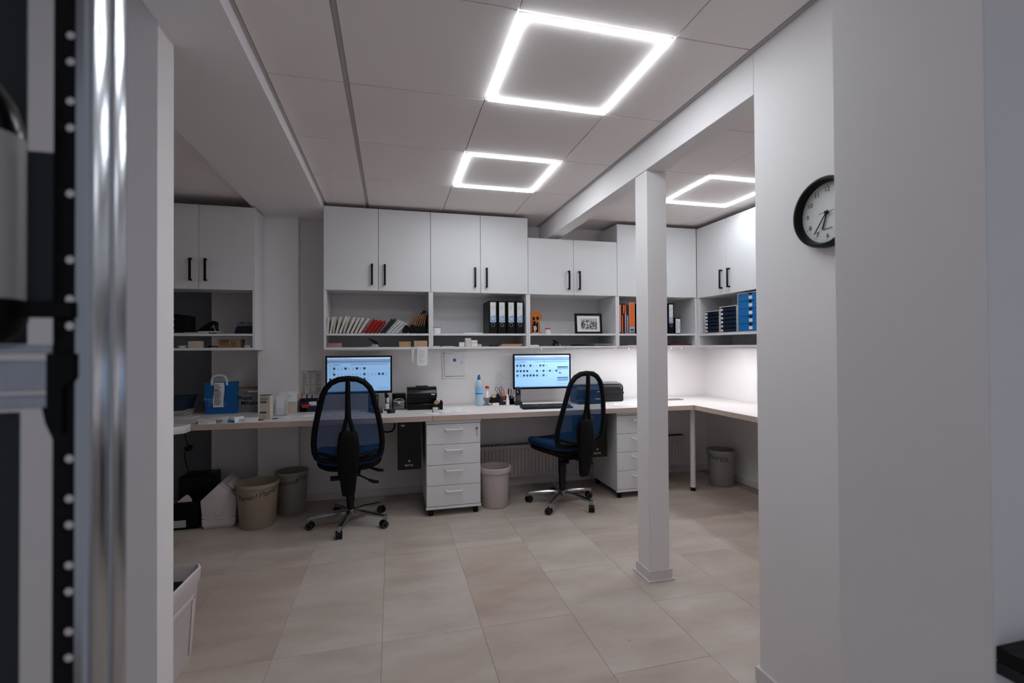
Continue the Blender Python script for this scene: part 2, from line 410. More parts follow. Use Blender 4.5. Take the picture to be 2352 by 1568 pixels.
skirting('baseboard_clock', XB-.012, XB, .98, 1.557, 'white skirting under the clock wall')
skirting('baseboard_clock_end', XB, 1.487, 1.545, 1.557, 'white skirting at the end of the clock wall')
struct('trim_7', MB().box(-.73, 3.16, YW-.018, YW, .615, .675, .002), 'skirt', 'white cable duct on the wall below the desk')

# ---------------------------------------------------------------- ceiling lights
def ceiling_light(x0, y0, label):
    t = thing('ceiling_light', label, 'lamp', (x0+TT/2, y0+TT/2, ZC), group='square ceiling lights')
    h = TT/2-.005; w = .021
    for nm, mm, e0, e1, z0, z1 in (('light_rim', 'ceil', 0, .0075, -.0025, .003), ('light_frame', 'ledside', .0078, w, -.0105, .003), ('light_tube', 'led', .0086, w-.0008, -.0109, -.0104)):
        mb = MB()
        for a in range(4):
            mt = Matrix.Rotation(a*PI/2, 4, 'Z')
            mb.prism([(-h+e0, -h+e0), (h-e0, -h+e0), (h-e1, -h+e1), (-h+e1, -h+e1)], 'z', z0, z1, mtx=mt)
        mb.build(nm, mm, t, smooth=False)
    mb = MB().box(-h+w, h-w, -h+w, h-w, 0.0, .010)
    mb.build('panel', 'ceil', t)
    return t
ceiling_light(G0+TT, T0, 'large square light frame nearest the camera in the ceiling')
ceiling_light(G0+TT, T0+2*TT, 'square light frame in the ceiling above the middle cabinets')
ceiling_light(2.055, T0+2*TT, 'square ceiling light frame in the bay behind the column')

# ---------------------------------------------------------------- wall cabinets
TH = .018
def handle(parent, x, y, z0, z1, axis='y'):
    mb = MB()
    if axis == 'y':
        mb.box(x-.0075, x+.0075, y-.030, y-.020, z0, z1, .0015)
        for z in (z0, z1-.012): mb.box(x-.0075, x+.0075, y-.022, y+.0005, z, z+.012, .001)
    else:
        mb.box(y-.030, y-.020, x-.0075, x+.0075, z0, z1, .0015)
        for z in (z0, z1-.012): mb.box(y-.022, y+.0005, x-.0075, x+.0075, z, z+.012, .001)
    return mb.build('handle', 'black', parent)
def wall_cabinet(x0, x1, ztop, label, yf=YC, yb=YW, zb=1.268, zd=1.734, shelf=1.378, split=None, handles=True, back=True, led='ledstrip', doors=2, hz=(1.780, 1.944), led_y=.05):
    t = thing('wall_cabinet', label, 'cabinet', ((x0+x1)/2, yf, zb), group='white wall cabinets above the desk')
    lx0, lx1 = x0-(x0+x1)/2, x1-(x0+x1)/2; d = yb-yf; zt = ztop-zb; zdl = zd-zb
    q = .0185
    def part(n, *b, m='cab'): return MB().box(*b, .0008).build(n, m, t)
    part('side_panel', lx0+.0003, lx0+TH, q, d-.001, 0, zt)
    part('side_panel', lx1-TH, lx1-.0003, q, d-.001, 0, zt)
    part('top_panel', lx0+TH, lx1-TH, q, d-.001, zt-TH, zt)
    part('bottom_board', lx0+TH, lx1-TH, q-.018, d-.001, 0, TH)
    part('front_edge', lx0+.0003, lx0+TH, 0, q, 0, zdl-.003); part('front_edge', lx1-TH, lx1-.0003, 0, q, 0, zdl-.003)
    part('shelf', lx0+TH, lx1-TH, .002, d-.001, shelf-zb, shelf-zb+.0165)
    part('divider_board', lx0+TH, lx1-TH, q, d-.001, zdl, zdl+TH)
    if back: part('back_panel', lx0+TH, lx1-TH, d-.009, d-.001, TH, zt-TH, m='cab_in')
    mid = 0 if split is None else split-(x0+x1)/2
    for k, (a, b) in enumerate([(lx0, mid), (mid, lx1)] if doors == 2 else [(lx0, lx1)]):
        dr = MB().box(a+.0015, b-.0015, 0, .018, zdl, zt, .001).build('door', 'cab', t)
        if handles:
            hx = (b-.049) if k == 0 else (a+.049)
            handle(dr, hx, 0, hz[0]-zb, hz[1]-zb)
    if led:
        L0, L1 = lx0+.03, lx1-.03
        MB().box(L0-.004, L1+.004, led_y-.008, led_y+.008, -.007, 0, .001).build('led_rail', 'alu', t)
        lip = MB(); nl = 7
        for i in range(nl): lip.box(L0-.004+(L1-L0+.008)*i/nl, L0-.004+(L1-L0+.008)*(i+(.93 if led == 'ledstrip' else 1))/nl, led_y-.0105, led_y-.008, -.0088, 0)
        lip.build('led_lip', 'white', t, smooth=False)
        ls = MB(); n = max(2, int((L1-L0)/.055))
        for i in range(n):
            a = L0+(L1-L0)*(i+.12)/n; ls.box(a, a+(L1-L0)/n*.76, led_y-.0055, led_y+.0055, -.0080, -.0069)
        ls.build('led_strip', led, t, smooth=False)
    return t
X1, X2, X3, X4, XR = -.5065, .315, 1.141, 1.978, 2.797
wall_cabinet(X1, X2, 2.386, 'white wall cabinet with leaning envelopes on its shelf', led='ledoff')
wall_cabinet(X2, X3, 2.386, 'white wall cabinet with four black binders on its shelf', led='ledmid')
wall_cabinet(X3, X4, 2.219, 'lower white wall cabinet with a framed photo on its shelf')
wall_cabinet(X4, XR, 2.384, 'white corner wall cabinet half hidden by the column', doors=2, handles=False)
wall_cabinet(-1.748, -.992, 2.342, 'white wall cabinet on the far left beside the pilaster', yf=3.95, yb=4.20, zb=1.270, zd=1.720, shelf=1.376, split=-1.368, back=False, led=None)
# return run on the right, along the right wall
def side_cabinet():
    y0, y1 = 2.96, YC-.003
    t = thing('wall_cabinet', 'white wall cabinet on the right with blue drawer boxes', 'cabinet', (XR, (y0+y1)/2, 1.268), group='white wall cabinets above the desk')
    a, b = y0-(y0+y1)/2, y1-(y0+y1)/2; d = 3.163-XR; zt = 2.379-1.268; zdl = 1.728-1.268; q = .0185
    def part(n, *bb, m='cab'): return MB().box(*bb, .0008).build(n, m, t)
    part('side_panel', 0, d-.001, a, a+TH, 0, zdl-.002)
    part('side_panel', 0, d-.001, b-.030, b, 0, zdl-.002)
    part('upper_side', q, d-.001, a, a+TH, zdl, zt)
    part('top_panel', q, d-.001, a+TH, b, zt-TH, zt)
    part('bottom_board', 0, d-.001, a+TH, b-.030, 0, TH)
    part('shelf', .002, d-.001, a+TH, b-.030, .106, .1225)
    part('divider_board', q, d-.001, a+TH, b, zdl, zdl+TH)
    part('back_panel', d-.009, d-.001, a+TH, b-.030, TH, zt-TH, m='cab_in')
    s = 3.525-(y0+y1)/2
    for k, (u, v) in enumerate([(s, b), (a, s)]):
        dr = MB().box(0, .018, u+.0015, v-.0015, zdl, zt, .001).build('door', 'cab', t)
        handle(dr, (u+.049) if k == 0 else (v-.049), 0, 1.778-1.268, 1.942-1.268, 'x')
    MB().box(.042, .058, a+.03, b-.05, -.007, 0, .001).build('led_rail', 'alu', t)
    MB().box(.0395, .0418, a+.03, b-.05, -.0088, 0).build('led_lip', 'white', t)
    ls = MB()
    for i in range(15):
        u = a+.03+(b-a-.09)*(i+.1)/15; ls.box(.0445, .0555, u, u+(b-a-.09)/15*.78, -.0080, -.0069)
    ls.build('led_strip', 'ledstrip', t, smooth=False)
side_cabinet()

# ---------------------------------------------------------------- desks
ZD = .765
def desk(name, label, pts, edges, legs=(), slant=None):
    c = pts[0]
    t = thing(name, label, 'desk', (0, 0, 0), group='white worktops with beige edges')
    MB().prism(pts, 'z', ZD-.040, ZD, .0006).build('worktop', 'desk', t)
    for (x0, x1, y0, y1) in edges: MB().box(x0, x1, y0, y1, ZD-.0398, ZD-.0006, .0004).build('edge_band', 'deskedge', t)
    if slant: MB().prism(slant, 'z', ZD-.0398, ZD-.0006).build('edge_band', 'deskedge', t)
    for (x, y) in legs:
        l = MB().cyl((x, y, .030), (x, y, ZD-.0405), .0225, n=24).build('leg', 'white', t)
        MB().lathe([(0, 0), (.023, 0), (.023, .010), (.0185, .012), (.0185, .018), (.0225, .020), (.0225, .030), (0, .030)], 20).build('foot', 'black', l, (x, y, 0))
    return t
YD = 3.640
desk('desk', 'white worktop on the left under the blue paper bag', [(-1.384, YD+.05), (.300, YD+.002), (.300, YW-.02), (-.737, YW-.02), (-.737, 4.203), (-1.034, 4.203), (-1.034, 4.45), (-2.0, 4.45), (-2.0, YD+.05)], [], slant=[(-1.384, YD+.0485), (.2995, YD-.0005), (.2995, YD+.0015), (-1.384, YD+.0495)])
desk('desk', 'white worktop in the middle below the right monitor', [(.302, YD+.002), (2.555, YD+.002), (3.161, YD+.002), (3.161, YW-.02), (.302, YW-.02)], [(.302, 2.5545, YD-.0005, YD+.0015)], [(2.592, 3.720)])
desk('desk', 'white worktop along the right wall over the PAPIER bin', [(2.557, 2.35), (3.161, 2.35), (3.161, YD), (2.557, YD)], [(2.555, 2.5565, 2.35, YD)])
t = thing('desk', 'white side worktop ending beside the left wall', 'desk', (0, 0, 0), group='white worktops with beige edges')
MB().prism([(-2.3, 2.911), (-1.322, 3.584), (-1.322, 3.682), (-2.3, 3.682)], 'z', .725, .774, .0008).build('worktop', 'skirt', t)
MB().cyl((-1.75, 3.55, 0), (-1.75, 3.55, .7245), .0225, n=20).build('leg', 'white', t)

# ---------------------------------------------------------------- pedestals
def pedestal(x0, y0, w, d, label, lock):
    t = thing('drawer_pedestal', label, 'drawers', (x0+w/2, y0, 0), group='white drawer pedestals')
    a, b = -w/2, w/2
    MB().box(a, b, .019, d, .058, .722, .001).build('body', 'cab', t)
    MB().box(a-.004, b+.004, -.003, .019, .700, .722, .001).build('top_board', 'cab', t)
    MB().box(a-.003, b+.003, -.004, .0185, .052, .071, .001).build('base_board', 'cab', t)
    n = 4; H = (.697-.074)/n
    for i in range(n):
        z0 = .074+H*i
        dr = MB().box(a+.001, b-.001, 0, .018, z0+.0015, z0+H-.0015, .001).build('drawer', 'cab', t)
        zz = z0+H*.72; mb = MB()
        mb.tube([(-.062, .001, zz+.006), (-.062, -.020, zz+.004), (-.058, -.024, zz), (.058, -.024, zz), (.062, -.020, zz+.004), (.062, .001, zz+.006)], .0065, 8)
        mb.build('handle', 'white', dr)
        if i == 3 and lock:
            MB().cyl((b-.028, 0.0005, zz+.002), (b-.028, -.006, zz+.002), .0085, n=16).build('lock', 'steel', dr)
            MB().box(b-.031, b-.025, -.016, -.006, zz-.004, zz+.006, .001).cyl((b-.028, -.012, zz-.004), (b-.025, -.012, zz-.060), .0016, n=6).build('key', 'steel', dr)
    for fx in (a+.035, b-.035):
        for fy in (.035, d-.04): MB().lathe([(0, 0), (.020, 0), (.020, .030), (.024, .034), (.024, .0525), (0, .0525)], 16).build('foot', 'black', t, (fx, fy, 0))
    return t
pedestal(.255, 3.662, .415, .55, 'white four-drawer pedestal with a key in its lock', True)
pedestal(1.838, 3.682, .415, .505, 'white four-drawer pedestal beside the column', False)

# ---------------------------------------------------------------- radiator
t = thing('radiator', 'white panel radiator on the back wall below the desk', 'radiator', (1.78, 4.20, .10))
mb = MB().box(-1.07, 1.07, .012, .080, 0, .282, .002)
mb.build('body', 'rad', t)
mb = MB(); n = 62
for i in range(n):
    x = -1.045+2.09*i/n
    mb.prism([(x+.004, .0125), (x+.009, .0), (x+.025, .0), (x+.030, .0125)], 'z', .018, .252)
mb.build('ribbed_front', 'rad', t, smooth=False)
mb = MB().box(-1.07, 1.07, .004, .084, .282, .286)
mb.build('top_rim', 'rad', t)
mb = MB()
for i in range(70): mb.box(-1.06+i*.0305, -1.06+i*.0305+.012, .012, .076, .286, .292)
mb.build('top_grille', 'dgrey', t)
mb = MB().cyl((-1.0, .05, 0), (-1.0, .05, -.099), .008).cyl((.98, .05, 0), (.98, .05, -.099), .008)
mb.build('feed_pipe', 'rad', t)

# ---------------------------------------------------------------- office chairs
def office_chair(loc, rz, star, label):
    t = thing('office_chair', label, 'chair', loc, rz, 'blue and black office chairs')
    # back outline, seen from behind: (half width, height)
    prof = [(0, 1.078), (.06, 1.072), (.105, 1.050), (.140, 1.012), (.160, .965), (.172, .915), (.188, .850), (.203, .780), (.215, .710), (.221, .640), (.218, .580), (.205, .540), (.165, .520), (.10, .515), (0, .515)]
    def back_y(z, x): return -.225-.085*max(0, (z-.50)/.58)-.03*math.sin((z-.5)*5)+.55*x*x
    loop = [(x, back_y(z, x), z) for x, z in prof] + [(-x, back_y(z, x), z) for x, z in reversed(prof[1:-1])]
    MB().tube(loop, .0195, 10, closed=True).build('back_frame', 'blackmat', t)
    mb = bmesh.new(); rowsv = []
    for i in range(len(prof)-1):
        for k in range(2):
            f = k/2; w = prof[i][0]*(1-f)+prof[i+1][0]*f; z = prof[i][1]*(1-f)+prof[i+1][1]*f
            if i == 0 and k == 0: w = .004
            if prof[i][1]-prof[i+1][1] < .004: continue
            rowsv.append([mb.verts.new((w*(j/6), back_y(z, w*abs(j/6)), z)) for j in range(-6, 7)])
    for a, b in zip(rowsv, rowsv[1:]):
        for j in range(12): mb.faces.new((a[j], a[j+1], b[j+1], b[j]))
    o = MB(); o._add(mb); o.build('back_net', 'net', t)
    # spine: a bar that forks into two struts
    sp = [(0, back_y(z, 0)-.016, z) for z in (1.070, 1.0, .93, .86, .81)]
    mb = MB().tube(sp, [.015, .0165, .017, .019, .021], 8)
    for s in (-1, 1): mb.tube([(s*.006, back_y(.82, 0)-.018, .825), (s*.018, back_y(.77, 0)-.022, .775), (s*.034, back_y(.70, 0)-.03, .705), (s*.040, back_y(.66, 0)-.034, .665)], .0135, 8)
    mb.tube([(-.19, back_y(.56, .19)-.006, .575), (-.10, back_y(.54, .1)-.02, .548), (-.04, -.30, .55), (.04, -.30, .55), (.10, back_y(.54, .1)-.02, .548), (.19, back_y(.56, .19)-.006, .575)], .012, 8)
    mb.build('spine', 'blackmat', t)
    # upright cover behind the back
    mb = MB(); secs = [(.724, .050, .024), (.712, .058, .031), (.66, .068, .035), (.58, .072, .036), (.50, .066, .034), (.42, .056, .030), (.34, .047, .024), (.292, .040, .018), (.285, .030, .010)]
    tb = bmesh.new(); rr = []
    for z, hw, hd in secs:
        yc = -.300 if z > .5 else -.300+(.5-z)*.10
        ring = []
        for k in range(16):
            a = 2*PI*k/16; cx, cy = math.cos(a), math.sin(a)
            e = .55
            ring.append(tb.verts.new((hw*math.copysign(abs(cx)**e, cx), yc+hd*math.copysign(abs(cy)**e, cy), z)))
        rr.append(ring)
    for a, b in zip(rr, rr[1:]):
        for k in range(16): tb.faces.new((a[k], a[(k+1) % 16], b[(k+1) % 16], b[k]))
    tb.faces.new(rr[0]); tb.faces.new(rr[-1][::-1]); bmesh.ops.recalc_face_normals(tb, faces=tb.faces)
    mb._add(tb); mb.build('back_upright', 'blackmat', t)
    # seat
    def seat(z0, z1, grow, m, n, dz=0):
        tb = bmesh.new(); rings = []
        for (f, z) in ((.86, z0), (.97, z0+.25*(z1-z0)), (1.0, z0+.55*(z1-z0)), (.96, z1-.12*(z1-z0)), (.86, z1), (.45, z1-.006), (0.02, z1-.010)):
            ring = []
            for k in range(28):
                a = 2*PI*k/28; cx, cy = math.cos(a), math.sin(a); e = .58
                x = (.235+grow)*f*math.copysign(abs(cx)**e, cx); y = .015+(.232+grow)*f*math.copysign(abs(cy)**e, cy)
                dip = -.030*max(0, (y-.15)/.08)**2*.4 + .026*(abs(x)/.235)**3
                ring.append(tb.verts.new((x, y, z+dip)))
            rings.append(ring)
        for a, b in zip(rings, rings[1:]):
            for k in range(28): tb.faces.new((a[k], a[(k+1) % 28], b[(k+1) % 28], b[k]))
        tb.faces.new(rings[0]); tb.faces.new(rings[-1]); bmesh.ops.recalc_face_normals(tb, faces=tb.faces)
        q = MB(); q._add(tb); return q.build(n, m, t)
    seat(.462, .530, .004, 'seatblue', 'seat')
    seat(.425, .470, -.012, 'blackmat', 'seat_shell')
    # mechanism, levers, knob
    MB().box(-.075, .075, -.17, .12, .392, .432, .008).box(-.035, .035, -.31, -.15, .400, .430, .006).build('mechanism', 'blackmat', t)
    l = MB().tube([(.06, -.02, .415), (.13, -.03, .408), (.17, -.035, .395)], [.007, .007, .009], 8).tube([(.165, -.035, .397), (.20, -.04, .386), (.232, -.045, .383)], [.010, .0125, .010], 8)
    l.build('lever', 'black', t)
    l = MB().tube([(.05, -.12, .385), (.085, -.13, .372), (.135, -.14, .345)], [.008, .006, .007], 8).tube([(.13, -.14, .347), (.165, -.145, .332), (.198, -.15, .330)], [.010, .0125, .010], 8)
    l.build('lever', 'black', t)
    MB().cyl((-.05, -.14, .375), (-.125, -.14, .375), .017, n=16).build('knob', 'black', t)
    MB().lathe([(0, .392), (.033, .392), (.033, .250), (.029, .248), (.029, .165), (.026, .163), (.026, .10), (0, .10)], 20).build('gas_lift', 'blackgloss', t)
    # star base
    MB().lathe([(0, .062), (.026, .062), (.030, .070), (.040, .085), (.040, .112), (.034, .118), (0, .118)], 24).build('hub', 'chrome', t)
    for k in range(5):
        a = R(star)-rz+k*2*PI/5
        mt = Matrix.Rotation(a, 4, 'Z')
        tb = bmesh.new(); rings = []
        for r, z, w, h in ((.030, .096, .019, .015), (.12, .096, .017, .0125), (.21, .087, .0145, .010), (.285, .078, .0125, .0085)):
            rings.append([tb.verts.new((r, w*s, z+h*u)) for s, u in ((-1, -1), (1, -1), (1, .3), (.55, 1), (-.55, 1), (-1, .3))])
        for p, q in zip(rings, rings[1:]):
            for i in range(6): tb.faces.new((p[i], p[(i+1) % 6], q[(i+1) % 6], q[i]))
        tb.faces.new(rings[0]); tb.faces.new(rings[-1]); bmesh.ops.recalc_face_normals(tb, faces=tb.faces)
        q = MB(); q._add(tb, mt); leg = q.build('leg', 'chrome', t)
        e = Vector((.282*math.cos(a), .282*math.sin(a), 0))
        MB().cyl(e+Vector((0, 0, .052)), e+Vector((0, 0, .088)), .0125, .0135, 16).build('caster_stem', 'chrome', leg)
        ca = a+R(70+37*k); u = Vector((math.cos(ca), math.sin(ca), 0)); v = Vector((-u.y, u.x, 0)); ctr = e+v*.012
        mb = MB()
        for s in (-1, 1):
            mb.cyl(ctr+u*s*.006+Vector((0, 0, .0268)), ctr+u*s*.021+Vector((0, 0, .0268)), .0266, n=24)
        mb.cyl(ctr-u*.007+Vector((0, 0, .031)), ctr+u*.007+Vector((0, 0, .031)), .0235, n=20)
        mb.build('caster', 'black', leg)
        mb = MB()
        for s in (-1, 1): mb.tube([ctr+u*s*.0212+Vector((0, 0, .0268))+(v*math.cos(w)+Vector((0, 0, 1))*math.sin(w))*.0175 for w in [2*PI*i/18 for i in range(18)]], .0016, 5, closed=True)
        mb.build('caster_ring', 'mgrey', leg)
    return t
office_chair((-.292, 3.672, 0), R(2), -172.5, 'blue mesh office chair in front of the left monitor')
office_chair((1.352, 3.690, 0), R(17), 14.5, 'blue mesh office chair turned left at the right monitor')

# ---------------------------------------------------------------- bins
def bin_(name, label, x, y, rt, rb, h, m, rim=.012, rimh=.028, grp='round waste bins under the desk', inner=None):
    t = thing(name, label, 'waste bin', (x, y, 0), group=grp)
    th = .003
    prof = [(0, .004), (rb-.012, 0), (rb-.004, .002), (rb, .010), (rt, h-rimh), (rt+rim, h-rimh+.003), (rt+rim, h-.004), (rt+rim*.6, h), (rt-.001, h-.001), (rt-th, h-.010), (rb-th, .012), (0, .010)]
    MB().lathe(prof, 40).build('bin_body', m, t)
    return t, (lambda z: rb+(rt-rb)*min(1, max(0, z/(h-rimh)))), h
a1 = math.atan2(-3.84, .93)+0.0
t, rad, h = bin_('waste_bin', 'beige waste bin marked Papier on the floor', -.945, 3.835, .136, .118, .315, 'binbeige', .006, .030)
wrap_text('lettering', 'Papier!', .052, 'ink', t, rad, .232, R(-72)-.42-.25, tilt=.10, shear=.2)
wrap_text('lettering', 'Papier', .055, 'ink', t, rad, .258, R(-72)+.48, tilt=.20, shear=.25)
t, rad, h = bin_('waste_bin', 'grey-brown waste bin marked in pen beside the pilaster', -.760, 4.068, .116, .102, .325, 'bingrey', .006, .028)
wrap_text('lettering', 'Restmüll!', .048, 'ink', t, rad, .252, R(-75)-.42, tilt=.10, shear=.2)
wrap_text('lettering', '(Tüte', .048, 'ink', t, rad, .278, R(-75)+.62, tilt=.05, shear=.2)
bin_('waste_bin', 'off-white waste bin between pedestal and radiator', .812, 3.800, .121, .105, .318, 'binwhite', .013, .040)
t, rad, h = bin_('waste_bin', 'grey bin marked PAPIER below the right worktop', 2.955, 3.815, .118, .105, .325, 'binliner', .008, .028)
wrap_text('lettering', 'PAPIER', .060, 'ink', t, rad, .255, R(-128)-.18, tilt=-.12)

# ---------------------------------------------------------------- cooler, black boxes, cable
t = thing('cool_box', 'white tent-top cool box lying among the bins', 'cool box', (-1.200, 3.838, 0), R(3))
prof = [(-.100, .012), (-.090, 0), (.090, 0), (.100, .012), (.112, .15), (.110, .205), (.010, .305), (-.010, .305), (-.118, .200), (-.114, .15)]
MB().prism(prof, 'y', 0, .32, .008, seg=2).build('body', 'cooler', t)
MB().prism([(-.104, .018), (.104, .018), (.1075, .072), (-.1075, .072)], 'y', -.005, .02, .003).build('lower_band', 'cooler', t)
MB().tube([(-.108, -.003, .085), (-.06, -.005, .070), (0, -.006, .066), (.06, -.005, .070), (.108, -.003, .085)], .004, 8).build('latch_edge', 'cooler', t)
MB().lathe([(0, 0), (.018, 0), (.016, .006), (0, .008)], 20, mtx=Matrix.Translation((-.008, 0.0005, .105)) @ Matrix.Rotation(PI/2, 4, 'X')).build('push_button', 'cooler', t)
mb = MB().tube([(.010, .004, .310), (.105, .004, .2135)], .004, 6).tube([(.010, .316, .310), (.105, .316, .2135)], .004, 6)
mb.build('lid_seam', 'cooler', t)
MB().prism([(.030, .290), (.075, .245), (.083, .253), (.062, .290), (.040, .302)], 'y', .07, .25, .004).build('carry_handle', 'cooler', t)
t = thing('storage_box', 'black storage box with a white label on the floor', 'box', (-1.425, 3.86, 0))
MB().box(-.075, .088, 0, .26, 0, .185, .008, 2).build('box_body', 'blackmat', t)
MB().box(-.070, .010, -.0012, .0, .018, .068).build('label', 'lgrey', t)
MB().prism([(-.062, .185), (.035, .185), (.030, .205), (.012, .232), (-.002, .236), (-.03, .215)], 'y', .04, .043).build('paper_sheet', 'paper2', t)
o = MB().box(-.12, .11, 0, .22, 0, .30, .012, 2).build('storage_crate', 'black', None, (-1.46, 4.16, 0)); tag(o, 'tall black crate behind the black storage box', 'crate')
t = thing('power_cable', 'black power cable with plug hanging on the dark wall', 'cable', (0, 0, 0))
def pyl(l, Y): return [tuple(PY(a, b, Y)) for a, b in l]
MB().tube(pyl([(424, 985), (425, 1000), (428, 1012), (434, 1026)], 4.58), .004, 8).tube(pyl([(424, 1038), (425, 1055), (432, 1080), (441, 1100), (445, 1112)], 4.58), .004, 8).build('cord', 'black', t)
p = PY(431, 1030, 4.58); MB().cyl(p+Vector((0, .037, 0)), p+Vector((0, -.02, 0)), .024, .020, 16).build('plug', 'black', t)

# ---------------------------------------------------------------- white container by the left wall
t = thing('plastic_bin', 'tall white plastic bin with moulded rim by the left wall', 'bin', (-.930, 2.10, 0), R(-3))
prof = [(-.30, .0), (.118, .0), (.140, .40), (.132, .455), (-.30, .455)]
sh = MB()
tb = bmesh.new(); rings = []
for z, hx, hy in ((0, .115, .17), (.02, .120, .176), (.315, .138, .203), (.325, .144, .210), (.37, .146, .212), (.375, .140, .206), (.365, .134, .200), (.05, .112, .168)):
    rings.append([tb.verts.new((hx*sx, hy*sy, z)) for sx, sy in ((-1, -.82), (-.85, -1), (.85, -1), (1, -.82), (1, .82), (.85, 1), (-.85, 1), (-1, .82))])
for a, b in zip(rings, rings[1:]):
    for k in range(8): tb.faces.new((a[k], a[(k+1) % 8], b[(k+1) % 8], b[k]))
tb.faces.new(rings[0]); tb.faces.new(rings[-1]); bmesh.ops.recalc_face_normals(tb, faces=tb.faces)
sh._add(tb); sh.build('bin_shell', 'cooler', t)
mt = Matrix.Translation((.1185, 0, .0)) @ Matrix.Rotation(math.atan2(.022, .345), 4, 'Y')
MB().box(-.001, .005, -.135, -.118, .04, .28, .002, mtx=mt).box(-.001, .005, .118, .135, .04, .28, .002, mtx=mt).box(-.001, .005, -.135, .135, .265, .282, .002, mtx=mt).build('moulded_panel', 'cooler', t)
MB().box(-.125, .125, -.19, .19, .27, .315, .01).build('liner', 'blackmat', t)

# ---------------------------------------------------------------- clock
CY, CZ = 1.222, 1.707
t = thing('wall_clock', 'round wall clock with black rim and white face', 'clock', (XB, CY, CZ), rot=(PI/2, 0, -PI/2))
RC = .112      # local: x = towards camera-right along the wall, y = up, z = out of the wall
MB().lathe([(RC-.012, .0), (RC-.002, .0), (RC, .006), (RC, .030), (RC-.004, .036), (RC-.010, .036), (RC-.017, .020), (RC-.017, .008), (RC-.012, 0)], 64).build('rim', 'black', t)
MB().lathe([(0, .004), (RC-.014, .004), (RC-.014, .010), (0, .010)], 48).build('face', 'clockface', t)
for n in range(1, 13):
    a = PI/2-n*PI/6; r = .074
    text('numeral', str(n), .0215, 'black', t, (r*math.cos(a), r*math.sin(a), .0106), (0, 0, 0))
mb = MB()
for n in range(60):
    a = n*PI/30; big = n % 5 == 0; mt = Matrix.Rotation(a, 4, 'Z')
    mb.box(.0855, .0895 if big else .088, -.0011 if big else -.0004, .0011 if big else .0004, .0102, .0106, mtx=mt)
mb.build('minute_marks', 'ink', t)
text('dial_text', 'QUARTZ', .0085, 'ink', t, (.0, -.052, .0106), (0, 0, 0))
def hand(name, deg, l, tail, w, z, m='black'):
    mt = Matrix.Rotation(R(90-deg), 4, 'Z'); MB().box(-tail, l, -w, w, z, z+.0014, .0005, mtx=mt).build(name, m, t)
hand('hour_hand', 197, .054, .008, .0024, .0130); hand('minute_hand', 216, .076, .008, .0022, .0150); hand('second_hand', 88, .062, .026, .0009, .0170)
MB().cyl((0, 0, .010), (0, 0, .0195), .0050, n=16).build('hand_boss', 'black', t)

# ---------------------------------------------------------------- monitors
def monitor(x0, x1, y, z0, z1, rz, label, seed, side):
    w = x1-x0; hgt = z1-z0
    t = thing('monitor', label, 'monitor', ((x0+x1)/2, y, ZD), rz, 'computer monitors')
    a, b = -w/2, w/2; zl0, zl1 = z0-ZD, z1-ZD; be = .0135
    MB().box(a, b, .004, .030, zl0, zl1, .004).box(a+.08, b-.08, .030, .052, zl0+.06, zl1-.06, .008).build('housing', 'black', t)
    mb = MB().box(a, b, -.003, .0045, zl1-be, zl1, .001).box(a, b, -.003, .0045, zl0, zl0+be*1.35, .001).box(a, a+be, -.003, .0045, zl0+be*1.35, zl1-be, .001).box(b-be, b, -.003, .0045, zl0+be*1.35, zl1-be, .001)
    mb.build('bezel', 'blackgloss', t)
    sx0, sx1, sz0, sz1 = a+be, b-be, zl0+be*1.35, zl1-be
    s = MB().box(sx0, sx1, .0, .004, sz0, sz1).build('screen', 'screen', t)
    SW, SH = sx1-sx0, sz1-sz0
    def q(mb, u0, u1, v0, v1, d=-.0004): mb.quad([(sx0+SW*u0, d, sz1-SH*v1), (sx0+SW*u1, d, sz1-SH*v1), (sx0+SW*u1, d, sz1-SH*v0), (sx0+SW*u0, d, sz1-SH*v0)])
    mb = MB(); q(mb, 0, 1, 0, .05); mb.build('toolbar', 'screentop', s, smooth=False)
    mb = MB(); q(mb, 0, 1, .085, .16); q(mb, .36, .955, .19, .215); q(mb, .02, .22, .20, .215); q(mb, 0, 1, .975, .995); mb.build('menu_bar', 'screenbar', s, smooth=False)
    rnd = random.Random(seed); dk = MB(); lt = MB(); q(dk, 0, 1, .052, .062)
    for i in range(26): q(dk, .02+i*.0145, .02+i*.0145+rnd.uniform(.004, .009), .015, .035)
    q(dk, .11, .18, .20, .214); q(dk, .53, .55, .192, .212)
    for (v, n) in ((.29, 10), (.46, 16 if side == 0 else 14), (.60, 11 if side == 0 else 10)):
        for i in range(n):
            u = .03+i*.0592
            if rnd.random() < .5:
                q(dk, u, u+.036, v, v+.06); q(lt, u+rnd.uniform(.006, .014), u+rnd.uniform(.02, .03), v+.014, v+.03, -.0007)
            else:
                q(lt, u+.006, u+.012, v, v+.05); q(lt, u+.018, u+.03, v+.012, v+.022); q(lt, u+.006, u+.034, v+.045, v+.055)
            q(lt, u+.004, u+.034, v+.080, v+.088)
    for v in (.25, .42): q(lt, .03, .12, v, v+.012)
    q(lt, .80, .95, .90, .91)
    dk.build('icons', 'screenink', s, smooth=False); lt.build('icon_captions', 'screenlite', s, smooth=False)
    if side:
        mb = MB(); q(mb, .775, .975, .36, .385, -.001); q(mb, .775, .975, .70, .72, -.001); q(mb, .80, .85, .555, .58, -.001); mb.build('pop_up_header', 'screenink', s, smooth=False)
        mb = MB(); q(mb, .775, .975, .385, .45, -.0008); q(mb, .775, .975, .72, .82, -.0008); mb.build('pop_up_box', 'screenbar', s, smooth=False)
    gap = YW-y
    MB().box(-.05, .05, .052, .060, zl0+.10, zl0+.20, .002).box(-.018, .018, .060, gap-.008, zl0+.135, zl0+.165, .003).box(-.05, .05, gap-.010, gap, zl0+.09, zl0+.21, .002).build('wall_arm', 'black', t)
    return t
